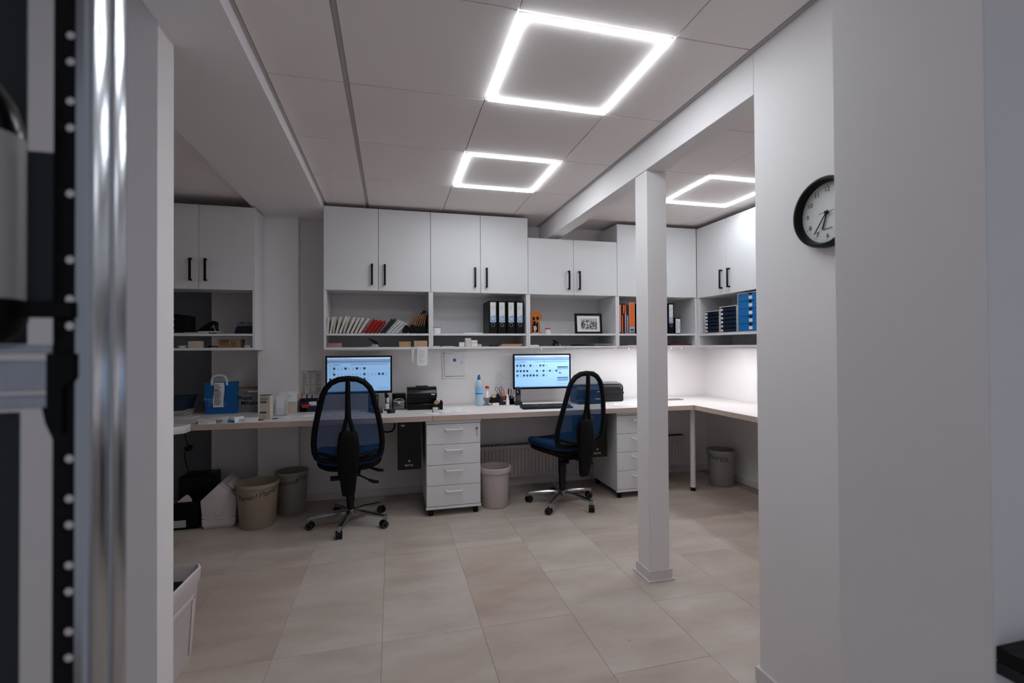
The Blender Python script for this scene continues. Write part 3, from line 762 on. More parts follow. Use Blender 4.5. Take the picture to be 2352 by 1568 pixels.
monitor(-.5175, .0065, 4.12, .9045, 1.2155, R(0), 'black monitor with a lit blue screen on the left', 3, 0)
monitor(1.070, 1.613, 4.17, .8955, 1.2155, R(-3), 'black monitor with a lit blue screen on the right', 5, 1)

# ---------------------------------------------------------------- keyboard, phone, computers
t = thing('keyboard', 'black computer keyboard in front of the right monitor', 'keyboard', (1.270, 3.845, ZD), R(-4))
MB().prism([(-.075, 0), (.075, 0), (.075, .024), (-.075, .012)], 'x', -.215, .215, .003).build('keyboard_body', 'black', t)
proto = None
for r in range(5):
    for c in range(19):
        if proto is None: proto = MB().box(-.0088, .0088, -.0105, .0105, 0, .0055, .0015).build('key', 'dgrey', t); o = proto
        else: o = proto.copy(); C.objects.link(o); o.parent = t
        y = -.058+r*.0265; o.location = (-.195+c*.0216, y, .0135+(y+.075)*.08)
MB().tube([(.05, .075, .018), (.03, .10, .012), (-.03, .13, .006), (.02, .16, .005), (.10, .20, .005), (.12, .24, .005)], .0035, 6).build('cord', 'black', t)

t = thing('cordless_phone', 'dark grey cordless phone standing in its charger', 'phone', (1.094, 4.105, ZD), R(-6))
MB().box(-.034, .034, -.035, .035, 0, .032, .008, 2).build('charger_base', 'dgrey', t)
MB().box(-.023, .023, -.012, .014, .024, .160, .010, 3).build('handset', 'dgrey', t)
MB().box(-.015, .015, -.0135, -.0115, .098, .135, .001).build('display', 'blackgloss', t)
MB().tube([(-.006, -.0142, .128), (-.008, -.0142, .118), (-.003, -.0142, .108)], .0018, 6).build('display_mark', 'paper', t)
mb = MB()
for r in range(4):
    for c in range(3): mb.box(-.016+c*.012, -.008+c*.012, -.0140, -.0115, .040+r*.012, .047+r*.012, .001)
mb.build('keypad', 'mgrey', t)

def tower(x0, x1, y0, z0, z1, label):
    t = thing('computer_tower', label, 'computer', ((x0+x1)/2, y0, z0), group='black computers hung under the desk')
    w = x1-x0; h = z1-z0
    MB().box(-w/2, w/2, .012, .36, 0, h, .004).build('case', 'black', t)
    MB().box(-w/2, w/2, 0, .0125, 0, h, .004).build('front_panel', 'blackgloss', t)
    text('maker_name', 'terra', .032, 'lgrey', t, (-.005, -.0006, .036))
    mb = MB().cyl((-.010, -.0010, .066), (.006, -.0010, .066), .0055, n=10)
    mb = MB().tube([(-.012, -.001, .073), (-.003, -.001, .068), (-.005, -.001, .059)], .0022, 6).tube([(-.001, -.001, .075), (.004, -.001, .066), (.001, -.001, .058)], .0022, 6)
    mb.build('maker_mark', 'lgrey', t)
    MB().cyl((w*.28, .0005, h-.062), (w*.28, -.0025, h-.062), .008, n=16).build('power_button', 'dgrey', t)
    MB().box(-w*.36, -w*.20, -.0008, .0005, h-.034, h-.020).build('sticker', 'lgrey', t)
    MB().box(-w/2-.004, w/2+.004, .08, .11, h, h+.012).box(-w/2-.005, -w/2, .08, .11, .0, h+.012).box(w/2, w/2+.005, .08, .11, 0, h+.012).build('hanger_strap', 'steel', t)
    return t
a = PY(916, 975, 3.75); b = PY(971, 1075, 3.75)
tower(.045, .222, 3.75, .345, .711, 'black computer tower hung under the desk beside the left chair')
tower(1.600, 1.780, 3.74, .345, .711, 'black computer tower behind the right office chair')
o = MB().tube([tuple(PY(870, 990, 3.80)), tuple(PY(890, 992, 3.82)), tuple(PY(900, 990, 3.86)), tuple(PY(906, 982, 3.90)), tuple(PY(906, 972, 3.92))], .006, 8).build('computer_cable', 'black'); tag(o, 'black cable bundle looping under the desk edge', 'cable')

# ---------------------------------------------------------------- printers and desk devices
def rounded(pts): return pts
t = thing('inkjet_printer', 'black inkjet printer in the middle of the desk', 'printer', (.250, 4.045, ZD))
prof = [(0, 0), (.20, 0), (.20, .150), (.17, .176), (.10, .184), (.055, .180), (.022, .160), (.006, .135), (.0, .100), (.0, .092), (.05, .090), (.05, .048), (.0, .046)]
MB().prism(prof, 'x', -.122, .122, .0025).build('printer_body', 'blackgloss', t)
MB().box(-.122, .122, -.022, .001, 0, .044, .004).build('paper_tray', 'black', t)
MB().box(.075, .104, -.0008, .001, .118, .126).build('badge', 'label', t)
MB().box(-.05, .055, .075, .150, .182, .188, .003).build('lid_grip', 'black', t)
MB().box(-.118, .118, .051, .053, .050, .088).build('slot', 'blackmat', t)

t = thing('label_printer', 'small black and silver label printer beside the inkjet printer', 'printer', (.062, 4.085, ZD))
prof = [(0, 0), (.16, 0), (.165, .06), (.15, .115), (.11, .132), (.06, .126), (.02, .088), (.002, .070)]
MB().prism(prof, 'x', -.056, .056, .007, seg=2).build('printer_body', 'blackgloss', t)
MB().prism([(-.004, .004), (.03, .004), (.03, .080), (.012, .080), (-.004, .066)], 'x', -.046, .046, .004).build('silver_front', 'steel', t)
MB().tube([(-.044, -.002, .070), (-.034, .006, .083), (0, .012, .090), (.034, .006, .083), (.044, -.002, .070), (0, -.006, .066)], .0035, 8, closed=True).build('slot_rim', 'lgrey', t)
MB().cyl((0, -.003, .058), (0, -.0075, .058), .009, n=18).build('feed_button', 'label', t)

t = thing('inkjet_printer', 'black inkjet printer beside the right office chair', 'printer', (1.700, 3.985, ZD), R(-2))
prof = [(0, 0), (.20, 0), (.20, .140), (.17, .165), (.10, .172), (.055, .168), (.022, .150), (.006, .125), (.0, .100), (.0, .080), (.05, .078), (.05, .044), (.0, .042)]
MB().prism(prof, 'x', -.09, .165, .0025).build('printer_body', 'blackgloss', t)
MB().box(-.09, .165, -.022, .001, 0, .040, .004).build('paper_tray', 'black', t)
MB().box(.100, .132, -.0008, .001, .104, .113).build('badge', 'label', t)
MB().box(.085, .15, -.02, .02, .042, .046).build('paper_sheet', 'paper', t)
t = thing('label_printer', 'tall black box printer at the right end of the desk', 'printer', (2.005, 4.085, ZD), R(-8))
prof = [(0, .010), (.02, 0), (.18, 0), (.19, .15), (.17, .168), (.03, .160), (.002, .140)]
MB().prism(prof, 'x', -.100, .102, .010, seg=3).build('printer_body', 'dgrey', t)
MB().prism([(.028, .163), (.17, .172), (.17, .176), (.03, .167)], 'x', -.085, .09, .001).build('top_lid', 'mgrey', t)
MB().box(-.102, .104, -.0025, .002, .075, .092, .001).build('groove', 'dgrey', t)
MB().cyl((.078, .001, .128), (.078, -.004, .128), .005, n=12).build('status_light', 'lgrey', t)

t = thing('card_terminal', 'black card reader with orange lamp below the left monitor', 'card reader', (-.140, 3.985, ZD))
MB().prism([(0, 0), (.075, 0), (.075, .13), (.045, .142), (.020, .128), (.0, .03)], 'x', -.040, .040, .004).build('reader_body', 'black', t)
MB().prism([(.002, .040), (.016, .116), (.012, .118), (-.003, .042)], 'x', -.030, .030, .001).build('silver_bezel', 'steel', t)
MB().prism([(-.004, .050), (.008, .108), (.006, .110), (-.006, .052)], 'x', -.025, .025, .0005).build('card_slot', 'blackgloss', t)
MB().box(-.006, .006, .006, .010, .112, .118, .001).build('lamp', 'amber', t)
t = thing('pin_pad', 'small keypad with red keys in front of the card reader', 'keypad', (-.104, 3.905, ZD), R(4))
MB().prism([(0, 0), (.062, 0), (.062, .034), (0, .018)], 'x', -.039, .039, .004).build('pad_body', 'dgrey', t)
mb = MB(); mb2 = MB()
for r in range(3):
    for c in range(4):
        (mb if c < 2 else mb2).box(-.032+c*.0165, -.020+c*.0165, .008+r*.017, .020+r*.017, .018+r*.004, .027+r*.0045, .001)
mb.build('red_keys', 'redplastic', t); mb2.build('grey_keys', 'mgrey', t)
t = thing('desk_scanner', 'white and black handheld reader standing by the label printer', 'scanner', (-.036, 4.065, ZD))
MB().box(-.022, .022, -.02, .03, 0, .010, .003).box(-.012, .014, 0, .024, .010, .132, .005).box(-.018, .004, .002, .022, .105, .145, .004).build('stand', 'black', t)
MB().box(-.004, .016, -.006, .006, .062, .104, .004).box(-.012, .018, -.008, .004, .008, .056, .005).build('reader_shell', 'white', t)
o = MB().lathe([(0, 0), (.030, 0), (.034, .008), (.030, .020), (.022, .026), (.008, .024), (0, .024)], 28, mtx=Matrix.Scale(1.0, 4)).build('desk_puck', 'black', None, (-.003, 3.905, ZD)); tag(o, 'small round black puck on the desk beside the keypad', 'desk device')

def tape_dispenser(loc, rz, label, sticker):
    t = thing('tape_dispenser', label, 'tape dispenser', loc, rz, 'black tape dispensers')
    MB().prism([(-.045, 0), (.042, 0), (.044, .060), (.032, .080), (.022, .076), (.014, .050), (-.012, .044), (-.034, .052), (-.045, .046)], 'y', -.022, .022, .003).build('dispenser_body', 'black', t)
    MB().cyl((-.008, -.009, .056), (-.008, .009, .056), .022, n=24).build('tape_roll', 'woodlight', t)
    MB().cyl((-.008, -.012, .056), (-.008, .012, .056), .011, n=18).build('hub', 'lgrey', t)
    if sticker: text('maker_name', 'tesa', .016, 'lgrey', t, (.004, -.0228, .016))
    return t
tape_dispenser((.372, 3.994, ZD), R(-6), 'black tape dispenser beside the inkjet printer', True)
tape_dispenser((.889, 4.150, ZD+.022), R(5), 'black tape dispenser on a white block beside the scissors', False)
o = box1('white_block', 'white', -.030, .030, -.022, .022, 0, .0215, .002, None, (.894, 4.148, ZD)); tag(o, 'small white block under a tape dispenser', 'block')

# water bottle
t = thing('water_bottle', 'clear plastic water bottle with a blue cap', 'bottle', (.749, 4.150, ZD))
MB().lathe([(0, .004), (.022, .0), (.031, .006), (.035, .02), (.0345, .07), (.0325, .09), (.0345, .11), (.0345, .165), (.035, .185), (.031, .206), (.020, .222), (.0125, .230), (.0125, .238), (0, .238)], 28).build('bottle_body', 'petblue', t)
MB().lathe([(.0352, .100), (.0352, .158), (.0349, .158), (.0349, .100)], 28).build('bottle_label', 'lblue', t)
MB().lathe([(.0354, .104), (.0354, .112), (.0353, .112), (.0353, .104)], 28).build('label_band', 'capblue', t)
MB().lathe([(0, .230), (.0145, .230), (.0150, .252), (.012, .256), (.010, .258), (.010, .268), (.008, .272), (0, .272)], 20).build('cap', 'capblue', t)
# glue bottle in holder
t = thing('glue_dispenser', 'white bottle with red cap in a grey stand', 'glue bottle', (.820, 4.155, ZD))
MB().prism([(-.031, 0), (.031, 0), (.030, .006), (.012, .010), (.012, .030), (.030, .058), (.030, .068), (-.030, .068), (-.030, .058), (-.012, .030), (-.012, .010), (-.030, .006)], 'y', -.018, .018, .002).build('stand', 'mgrey', t)
MB().box(-.007, .007, -.0188, -.0175, .056, .062).build('stand_badge', 'redplastic', t)
MB().lathe([(0, .0685), (.014, .0685), (.014, .120), (.010, .126), (.014, .134), (.017, .150), (0, .150)], 20).build('bottle_body', 'white', t)
MB().cyl((.001, 0, .149), (.006, 0, .170), .018, .016, 20).build('cap', 'redplastic', t)

# pen organisers
def pens(t, specs):
    for (x, y, z0, dx, dy, l, m, r) in specs:
        a = Vector((x, y, z0)); d = Vector((dx, dy, 1)).normalized()
        mb = MB().cyl(a, a+d*l, r, n=10).cyl(a+d*l, a+d*(l+.008), r, r*.4, 10); mb.build('pen', m, t)
t = thing('pen_organiser', 'navy pen organiser with orange pens beside the scissors', 'pen holder', (1.000, 4.170, ZD))
mb = MB()
mb.box(-.066, .066, -.03, .034, 0, .004).box(-.066, .066, -.030, -.026, 0, .058, .002).box(-.066, .066, .030, .034, 0, .072, .002).box(-.066, -.062, -.03, .034, 0, .058, .002).box(.062, .066, -.03, .034, 0, .070, .002).box(.020, .024, -.03, .034, 0, .066, .002).box(.024, .062, -.03, -.026, .0, .070, .002)
mb.build('tray', 'navy', t)
MB().box(-.034, .004, -.0315, -.0298, .030, .044).build('sticker', 'pink', t)
MB().box(.040, .050, -.0312, -.0298, .056, .066).build('clip', 'lblue', t)
pens(t, [(-.020, 0, .006, -.18, .05, .130, 'orange', .0048), (-.006, .01, .006, -.10, .1, .132, 'orange', .0050), (-.034, .005, .006, -.20, .1, .115, 'black', .0042), (.008, .004, .006, .10, .05, .128, 'orange', .0042), (.016, -.008, .006, .06, .05, .132, 'dgrey', .0060), (.036, .0, .006, .10, .08, .126, 'black', .0040), (.046, .006, .006, .22, .08, .118, 'mgrey', .0036), (.030, .012, .006, -.05, .05, .122, 'lblue', .0038)])
t = thing('scissors', 'grey-handled scissors standing in the pen organiser', 'scissors', (.945, 4.165, ZD+.006))
MB().tube([(.004, 0, .075), (-.014, 0, .098), (-.036, 0, .115), (-.046, 0, .135), (-.040, 0, .152), (-.028, 0, .150), (-.016, 0, .128), (-.002, 0, .100)], .0038, 8, closed=True).tube([(.002, 0, .070), (-.004, 0, .110), (-.008, 0, .140), (.002, 0, .156), (.014, 0, .154), (.018, 0, .140), (.010, 0, .124), (.010, 0, .090)], .0040, 8, closed=True).build('grips', 'mgrey', t)
MB().prism([(.000, .0), (.006, .0), (.012, .085), (.004, .090)], 'y', -.0015, .0015).build('blades', 'steel', t)
o = MB().prism([(-.016, 0), (.016, 0), (.014, .035), (.006, .085), (.002, .10), (-.002, .10), (-.006, .085), (-.014, .035)], 'y', -.010, .010, .003).build('correction_tube', 'white', None, (1.000, 4.118, ZD)); tag(o, 'white tapered tube standing before the pen organiser', 'tube')
t = thing('pen_organiser', 'dark pen organiser with a red patch by the left monitor', 'pen holder', (-.654, 4.190, ZD), R(0))
mb = MB().box(-.066, .066, -.035, .035, 0, .004).box(-.066, .066, -.035, -.031, 0, .050, .002).box(-.066, .066, .031, .035, 0, .105, .002).box(-.066, -.062, -.035, .035, 0, .105, .002).box(.062, .066, -.035, .035, 0, .050, .002).box(-.010, -.006, -.035, .035, 0, .09, .002).box(-.062, -.010, -.035, -.031, .0, .085, .002)
mb.build('tray', 'navy', t)
MB().prism([(-.048, .032), (.000, .034), (.022, .062), (-.046, .062)], 'y', -.0368, -.0348).build('red_patch', 'redplastic', t)
MB().box(.002, .058, -.02, .02, .006, .078, .001).build('note_block', 'paper', t)
MB().box(-.040, -.012, -.02, .02, .006, .098, .003).build('black_case', 'black', t)
pens(t, [(-.054, 0, .006, .0, .05, .135, 'redplastic', .0035), (-.030, .026, .006, .1, .0, .128, 'dgrey', .006), (.010, .026, .006, .1, 0, .118, 'black', .004), (-.054, .02, .006, -.18, .0, .22, 'paper', .003), (-.020, .026, .006, -.05, .0, .20, 'paper', .003)])

# ---------------------------------------------------------------- items on the left worktop
t = thing('paper_bag', 'blue paper bag with white handle and a taped receipt', 'bag', (-1.315, 4.235, ZD))
prof = [(-.108, 0), (.116, 0), (.118, .252), (-.118, .244)]
tb = bmesh.new()
fb = [tb.verts.new((x, y, z)) for x, y, z in ((-.104, 0, 0), (.114, 0, 0), (.121, .020, .256), (-.119, .020, .247), (-.104, .058, 0), (.114, .058, 0), (.121, .045, .254), (-.119, .045, .245))]
for f in ((0, 1, 2, 3), (5, 4, 7, 6), (4, 0, 3, 7), (1, 5, 6, 2), (0, 4, 5, 1)): tb.faces.new([fb[i] for i in f])
bmesh.ops.subdivide_edges(tb, edges=tb.edges[:], cuts=4, use_grid_fill=True)
for v in tb.verts: v.co.y += .004*math.sin(v.co.x*40)*math.sin(v.co.z*14); v.co.x += .002*math.sin(v.co.z*30)
mb = MB(); mb._add(tb); mb.build('bag_body', 'bagblue', t)
hd = [(-.062, .018, .225), (-.064, .016, .262), (-.056, .014, .290), (-.030, .012, .306), (.005, .012, .306), (.030, .014, .296), (.042, .015, .270), (.044, .018, .225)]
MB().tube(hd, .0095, 6, flat=.18).build('handle', 'paper', t)
tb = bmesh.new(); pr = []
for i in range(9):
    z = .246-.192*i/8; y = .016*z/.25-.006-.003*math.sin(i*.9); xo = .004*math.sin(i*.8)
    pr.append([tb.verts.new((-.048+xo, y, z)), tb.verts.new((.026+xo, y, z))])
for p, q in zip(pr, pr[1:]): tb.faces.new((p[0], p[1], q[1], q[0]))
mb = MB(); mb._add(tb); rc = mb.build('receipt', 'paper', t)
mb = MB(); rnd = random.Random(4)
for i in range(22):
    z = .232-.168*i/22; y = .016*z/.25-.0095; hh = .0032 if i == 6 else .0014
    mb.quad([(-.042, y, z-hh), (-.042+rnd.uniform(.03, .058), y, z-hh), (-.042+rnd.uniform(.03, .058), y, z+hh), (-.042, y, z+hh)])
mb.build('receipt_print', 'ink', t, smooth=False)
text('bag_print', 'Franz', .030, 'lblue', t, (-.081, -.0035, .118), (PI/2-.075, 0, 0))
print_lines('small_print', t, -.080, -.052, .060, .108, -.0035, 4, 'lblue', 2, .25)
print_lines('small_print', t, .032, .050, .060, .108, -.0035, 3, 'lblue', 3, .25)

t = thing('cardboard_box', 'grey box with handwriting behind the blue bag', 'box', (-1.138, 4.300, ZD))
MB().box(-.115, .095, 0, .145, 0, .185, .002).build('box_body', 'greybox', t)
MB().box(-.116, .096, -.001, .146, .180, .192, .001).build('lid_edge', 'cardboard', t)
text('handwriting', 'Praxis', .044, 'black', t, (-.015, -.0006, .113), bold=.0009)
text('handwriting', 'Mihabe', .044, 'black', t, (.018, -.0006, .072), bold=.0009)
text('handwriting', 'von Lani', .024, 'ink', t, (.005, -.0006, .152))
MB().box(.005, .095, -.0008, .0005, .160, .172).build('tape', 'label', t)

t = thing('plastic_crate', 'dark blue plastic crate at the back of the left worktop', 'crate', (-1.660, 4.20, ZD+.0405))
tb = MB().prism([(-.10, 0), (.10, 0), (.125, .090), (-.125, .090)], 'y', 0, .2, .004); tb.build('crate_body', 'crateblue', t)
MB().box(-.132, .132, -.008, .208, .090, .104, .003).build('rim', 'crateblue', t)
for k in range(8):
    o = box1('magazine', 'lgrey' if k % 2 else 'paper2', -.105, .105, 0, .15, 0, .0048, .0005, None, (-1.640+.01*math.sin(k*2), 4.13+.006*math.cos(k*3)+.05, ZD+k*.005), R(4*math.sin(k*1.7)))
    tag(o, 'magazine in the pile under the blue crate, %s from the bottom' % ['first', 'second', 'third', 'fourth', 'fifth', 'sixth', 'seventh', 'eighth'][k], 'magazine', 'pile of magazines on the left worktop')
o = box1('magazine', 'paper2', -.105, .085, 0, .12, 0, .0045, .0005, None, (-1.520, 4.02, ZD), R(-8)); tag(o, 'loose pale magazine lying before the grey pile', 'magazine')

def carton(x, y, z, w, d, h, rz, label, m='paper', side='beigecase', band=None, seed=0, grp=None):
    t = thing('medicine_box', label, 'box', (x, y, z), rz, grp)
    MB().box(-w/2, w/2, 0, d, 0, h, .0008).build('carton', m, t)
    print_lines('front_print', t, -w*.42, w*.1, h*.15, h*.85, -.0006, 2 if h < .05 else 5, 'inklight', seed, .35)
    if band: MB().box(-w/2-.0003, w/2+.0003, -.0004, .001, 0, h*.45).build('colour_band', band, t)
    return t
carton(-1.232, 3.705, ZD, .105, .08, .024, R(4), 'flat white medicine box under a leaflet at the desk edge', seed=1)
carton(-1.150, 3.735, ZD, .060, .07, .024, R(-8), 'small white medicine box beside the leaflet', seed=2)
carton(-1.085, 3.725, ZD, .050, .08, .034, R(-30), 'small white medicine box with a blue end', band='blue', seed=3)
carton(-.985, 3.745, ZD, .115, .05, .022, R(3), 'long flat white medicine box on loose papers', seed=4)
t = thing('leaflet', 'white printed leaflet lying on the medicine boxes', 'paper', (-1.205, 3.700, ZD+.026), R(5))
MB().box(-.085, .085, 0, .14, 0, .0025, .0004).build('sheet', 'paper', t)
print_lines('print', t, -.07, .06, .02, .12, .0029, 7, 'inklight', 8, .35, 'z')
t = thing('medicine_carton', 'tall white medicine carton standing on the left worktop', 'box', (-.890, 3.800, ZD+.001), R(-8))
MB().box(-.036, .036, 0, .055, 0, .178, .001).build('carton', 'beigecase', t)
MB().box(-.0362, .0362, -.0005, .0555, .172, .1785).build('top_flap', 'mgrey', t)
print_lines('front_print', t, -.032, .030, .118, .160, -.0006, 4, 'ink', 6, .35)
MB().box(-.033, .014, -.0007, 0, .120, .129).box(-.033, .010, -.0007, 0, .045, .057).build('name_bar', 'ink', t)
print_lines('front_print', t, -.014, .022, .012, .032, -.0006, 3, 'inklight', 7, .3)
t = thing('leaflet_holder', 'clear stand full of white leaflets beside the carton', 'holder', (-.822, 3.985, ZD))
MB().box(-.040, .040, 0, .06, 0, .004).box(-.040, .040, .056, .060, 0, .190, .001).box(-.040, -.037, 0, .06, 0, .12).box(.037, .040, 0, .06, 0, .12).box(-.040, .040, 0, .003, 0, .06).build('holder_body', 'clear', t)
for i in range(5): MB().box(-.034+.003*i, .020+.003*i, .010+.009*i, .013+.009*i, .005, .150+.006*i, .0003).build('leaflet', 'paper2' if i % 2 else 'paper', t)
t = thing('note_stand', 'beige box with a white note sheet fixed on top', 'box', (-.786, 4.125, ZD))
MB().box(-.050, .050, 0, .07, 0, .150, .003).build('box_body', 'beigecase', t)
MB().prism([(-.0040, .088), (-.0030, .088), (-.0012, .172), (-.0022, .172)], 'x', -.052, .056).build('note_sheet', 'paper', t)
print_lines('note_print', t, -.045, .035, .115, .150, -.0075, 4, 'inklight', 12, .2)
# loose papers on the worktops
PN = [0]
def sheet(x, y, w, d, rz, label, z=ZD, h=.0008, m='paper', grp=None, n=5, seed=None):
    PN[0] += 1
    t = thing('paper_sheet', label, 'paper', (x, y, z+.0002), R(rz), grp)
    MB().box(-w/2, w/2, 0, d, 0, h, .0001).build('sheet', m, t)
    if n: print_lines('print', t, -w*.4, w*.38, d*.1, d*.9, h+.0003, n, 'inklight', seed or PN[0], .25, 'z')
    return t
sheet(-1.000, 3.715, .20, .12, -5, 'white paper under the long flat medicine box')
sheet(-.895, 3.748, .14, .12, -10, 'white paper under the tall medicine carton')
sheet(-.778, 3.805, .13, .10, 14, 'white folded paper right of the tall carton')
sheet(-.655, 3.865, .12, .10, -4, 'white slip in front of the beige note box')
sheet(-.522, 3.905, .13, .10, 6, 'white slip in front of the dark pen organiser')
sheet(-.405, 3.935, .10, .09, 2, 'white slip beside the left office chair back')
sheet(.345, 3.735, .11, .12, 20, 'white receipt at the seam of the desk', m='paper')
sheet(.470, 3.950, .20, .13, -5, 'white sheet behind the folded leaflets')
sheet(.430, 3.775, .11, .13, 12, 'white leaflet left of two folded leaflets')
sheet(.505, 3.775, .09, .12, 8, 'white folded leaflet in the middle of the desk', z=ZD+.0012)
sheet(.580, 3.785, .08, .11, 6, 'white folded leaflet at the right of its row')
t = thing('place_card', 'small folded card standing by the desk seam', 'card', (.338, 3.83, ZD+.0012), R(15))
MB().prism([(-.018, 0), (-.016, 0), (.000, .036), (.016, 0), (.018, 0), (.001, .040), (-.001, .040)], 'x', -.020, .020).build('card', 'lgrey', t)
sheet(1.985, 3.800, .20, .17, -28, 'large white sheet in front of the tall black printer')
sheet(2.150, 3.900, .20, .15, 8, 'white sheet lying by the column on the desk', z=ZD+.0012)
sheet(2.230, 4.060, .19, .14, -4, 'white sheet at the back behind the column', z=ZD+.0003)
o = box1('folder', 'mgrey', -.11, .10, 0, .10, 0, .006, .001, None, (2.60, 4.02, ZD), R(-6)); tag(o, 'thin grey folder on the desk right of the column', 'folder')
t = thing('wall_note', 'pale paper sheet on the wall behind the scissors', 'paper', (1.010, YW-.0025, .985))
MB().box(-.085, .085, 0, .0015, -.075, .075).build('sheet', 'paper', t)
print_lines('print', t, -.07, .06, -.06, .06, -.0005, 7, 'inklight', 31, .12)
# list on the wall, electric box, shelf note
t = thing('wall_list', 'printed list hanging on the wall left of the monitor', 'paper', (-.652, YW-.0025, .985))
MB().box(-.078, .082, 0, .0015, -.105, .108).build('sheet', 'paper2', t)
print_lines('print', t, -.068, .080, -.095, .085, -.0006, 12, 'ink', 21, .22, cols=3)
print_lines('heading', t, -.03, .05, .092, .102, -.0006, 1, 'ink', 22, .4)
t = thing('fuse_box', 'white fuse box door with a blue dot on the wall', 'fuse box', (.553, YW, 1.125))
MB().box(-.112, .112, -.010, 0, -.125, .122, .002).build('frame', 'wall', t)
d = MB().box(-.092, .092, -.016, -.0095, -.103, .117, .001).build('door', 'cab', t)
MB().box(-.094, -.0915, -.0162, -.0100, -.103, .117).box(-.092, .092, -.0162, -.0100, -.1055, -.1035).build('door_gap', 'inklight', d)
MB().cyl((0, -.016, .040), (0, -.0172, .040), .0145, n=24).build('blue_sticker', 'capblue', d)
MB().tube([(.064+.0075*math.cos(i*PI/6), -.0175, .018+.010*math.sin(i*PI/6)) for i in range(12)], .0014, 6, closed=True).build('lock_ring', 'steel', d)
print_lines('door_print', d, -.075, -.045, .02, .085, -.0164, 7, 'inklight', 9, .12)
MB().box(-.082, -.074, -.0170, -.0158, .098, .106).build('logo', 'maroon', d)
print_lines('door_print', d, -.068, .015, .099, .105, -.0164, 1, 'inklight', 10, .6)
t = thing('shelf_note', 'two paper notes hanging from the shelf edge', 'paper', (.225, YC-.004, 1.284))
MB().box(-.020, .062, 0, .0008, -.150, .004).build('front_sheet', 'paper', t)
MB().box(-.066, -.046, 0.001, .0018, -.125, .004).build('side_sheet', 'paper2', t)
print_lines('print', t, -.010, .045, -.13, -.02, -.0006, 12, 'inklight', 17, .22)

ORD = ['first', 'second', 'third', 'fourth', 'fifth', 'sixth', 'seventh', 'eighth', 'ninth', 'tenth']
# ---------------------------------------------------------------- shelf contents: envelopes and folders
ZS, ZL = 1.3948, 1.2862
def leaning(xb, xt, h, th, m, label, grp, y=YC+.03, d=.16, n='envelope', jag=0, dz=0, wob=0):
    # a thin packet whose foot is at xb and whose top leans to xt
    L_ = math.hypot(xt-xb, h); ang = math.atan2(xt-xb, h)
    mb = MB(); pts = [(0, 0), (th, 0), (th+wob, L_*.97), (th*.5+wob, L_), (wob, L_*.985)]
    mb.prism(pts, 'y', 0, d, .0004)
    o = mb.build(n, m, None, (xb, y, ZS+dz), rot=(0, ang, 0))
    # rest on the lower right corner of the tilted foot
    o.location.z = ZS+dz+th*math.sin(max(0, ang))+.0004
    return tag(o, label, {'envelope': 'envelope', 'folder': 'folder', 'paper_wad': 'paper'}[n], grp)
def ux(u): return PY(680+u/3.92, 766, YC+.03).x
be = [(276, 286, .128, .016), (300, 326, .130, .017), (326, 356, .132, .018), (354, 398, .134, .019), (384, 446, .134, .020), (418, 478, .132, .020), (452, 520, .130, .021), (488, 562, .126, .022), (524, 606, .122, .022), (560, 648, .120, .022)]
for i, (a, b, h, th) in enumerate(be):
    leaning(ux(a), ux(b)-.004, h, th*.80, 'paper2', 'cream envelope on the shelf, %s from the left' % ORD[i], 'cream envelopes on the shelf', y=YC+.028+.010*(i % 3), wob=.006*math.sin(i*2.2))
for i, (a, b) in enumerate([(604, 694), (640, 722), (676, 758), (712, 794)]):
    leaning(ux(a), ux(b), .108-.004*i, .021, 'red', 'red envelope on the shelf, %s from the left' % ORD[i], 'red envelopes on the shelf', y=YC+.03+.004*(i % 2), wob=.002*math.sin(i*1.9))
for i, (a, b) in enumerate([(752, 862), (780, 890)]):
    leaning(ux(a), ux(b), .114, .016, 'darkpaper', ['dark folder touching the red envelopes on the shelf', 'dark folder touching the white papers on the shelf'][i], 'dark folders beside the red envelopes', y=YC+.035+.004*i, n='folder')
for i in range(7):
    leaning(ux(812+i*16), ux(926+i*13), .110-.006*i, .0082, 'paper' if i % 2 else 'lgrey', 'leaning white paper bundle on the shelf, %s from the left' % ORD[i], 'white paper bundles on the shelf', y=YC+.026+.006*(i % 3), n='paper_wad', wob=0)
for i, (a, b) in enumerate([(958, 1058), (990, 1078), (1022, 1098), (1052, 1118), (1080, 1136), (1106, 1154), (1132, 1170)]):
    leaning(ux(a), ux(b), .134+.007*i, .0105, 'brownpaper', 'brown paper folder on the shelf, %s from the left' % ORD[i], 'brown folders on the shelf', y=YC+.050+.005*(i % 2), n='folder')
for i, (a, b) in enumerate([(950, 985), (1005, 1040), (1060, 1085), (1110, 1130)]):
    leaning(ux(a), ux(b), .052+.006*(i % 2), .040, 'blackmat', 'low black sleeve in front of the brown folders, %s from the left' % ORD[i], 'black sleeves before the brown folders', y=YC+.018, d=.028, n='folder')
o = MB().prism([(0, 0), (.026, 0), (.034, .195), (.018, .205), (-.010, .175)], 'y', 0, .14, .004).build('dark_pouch', 'darkpaper', None, (X2-TH-.042, YC+.215, ZS)); tag(o, 'tall dark pouch standing behind the brown folders', 'pouch')
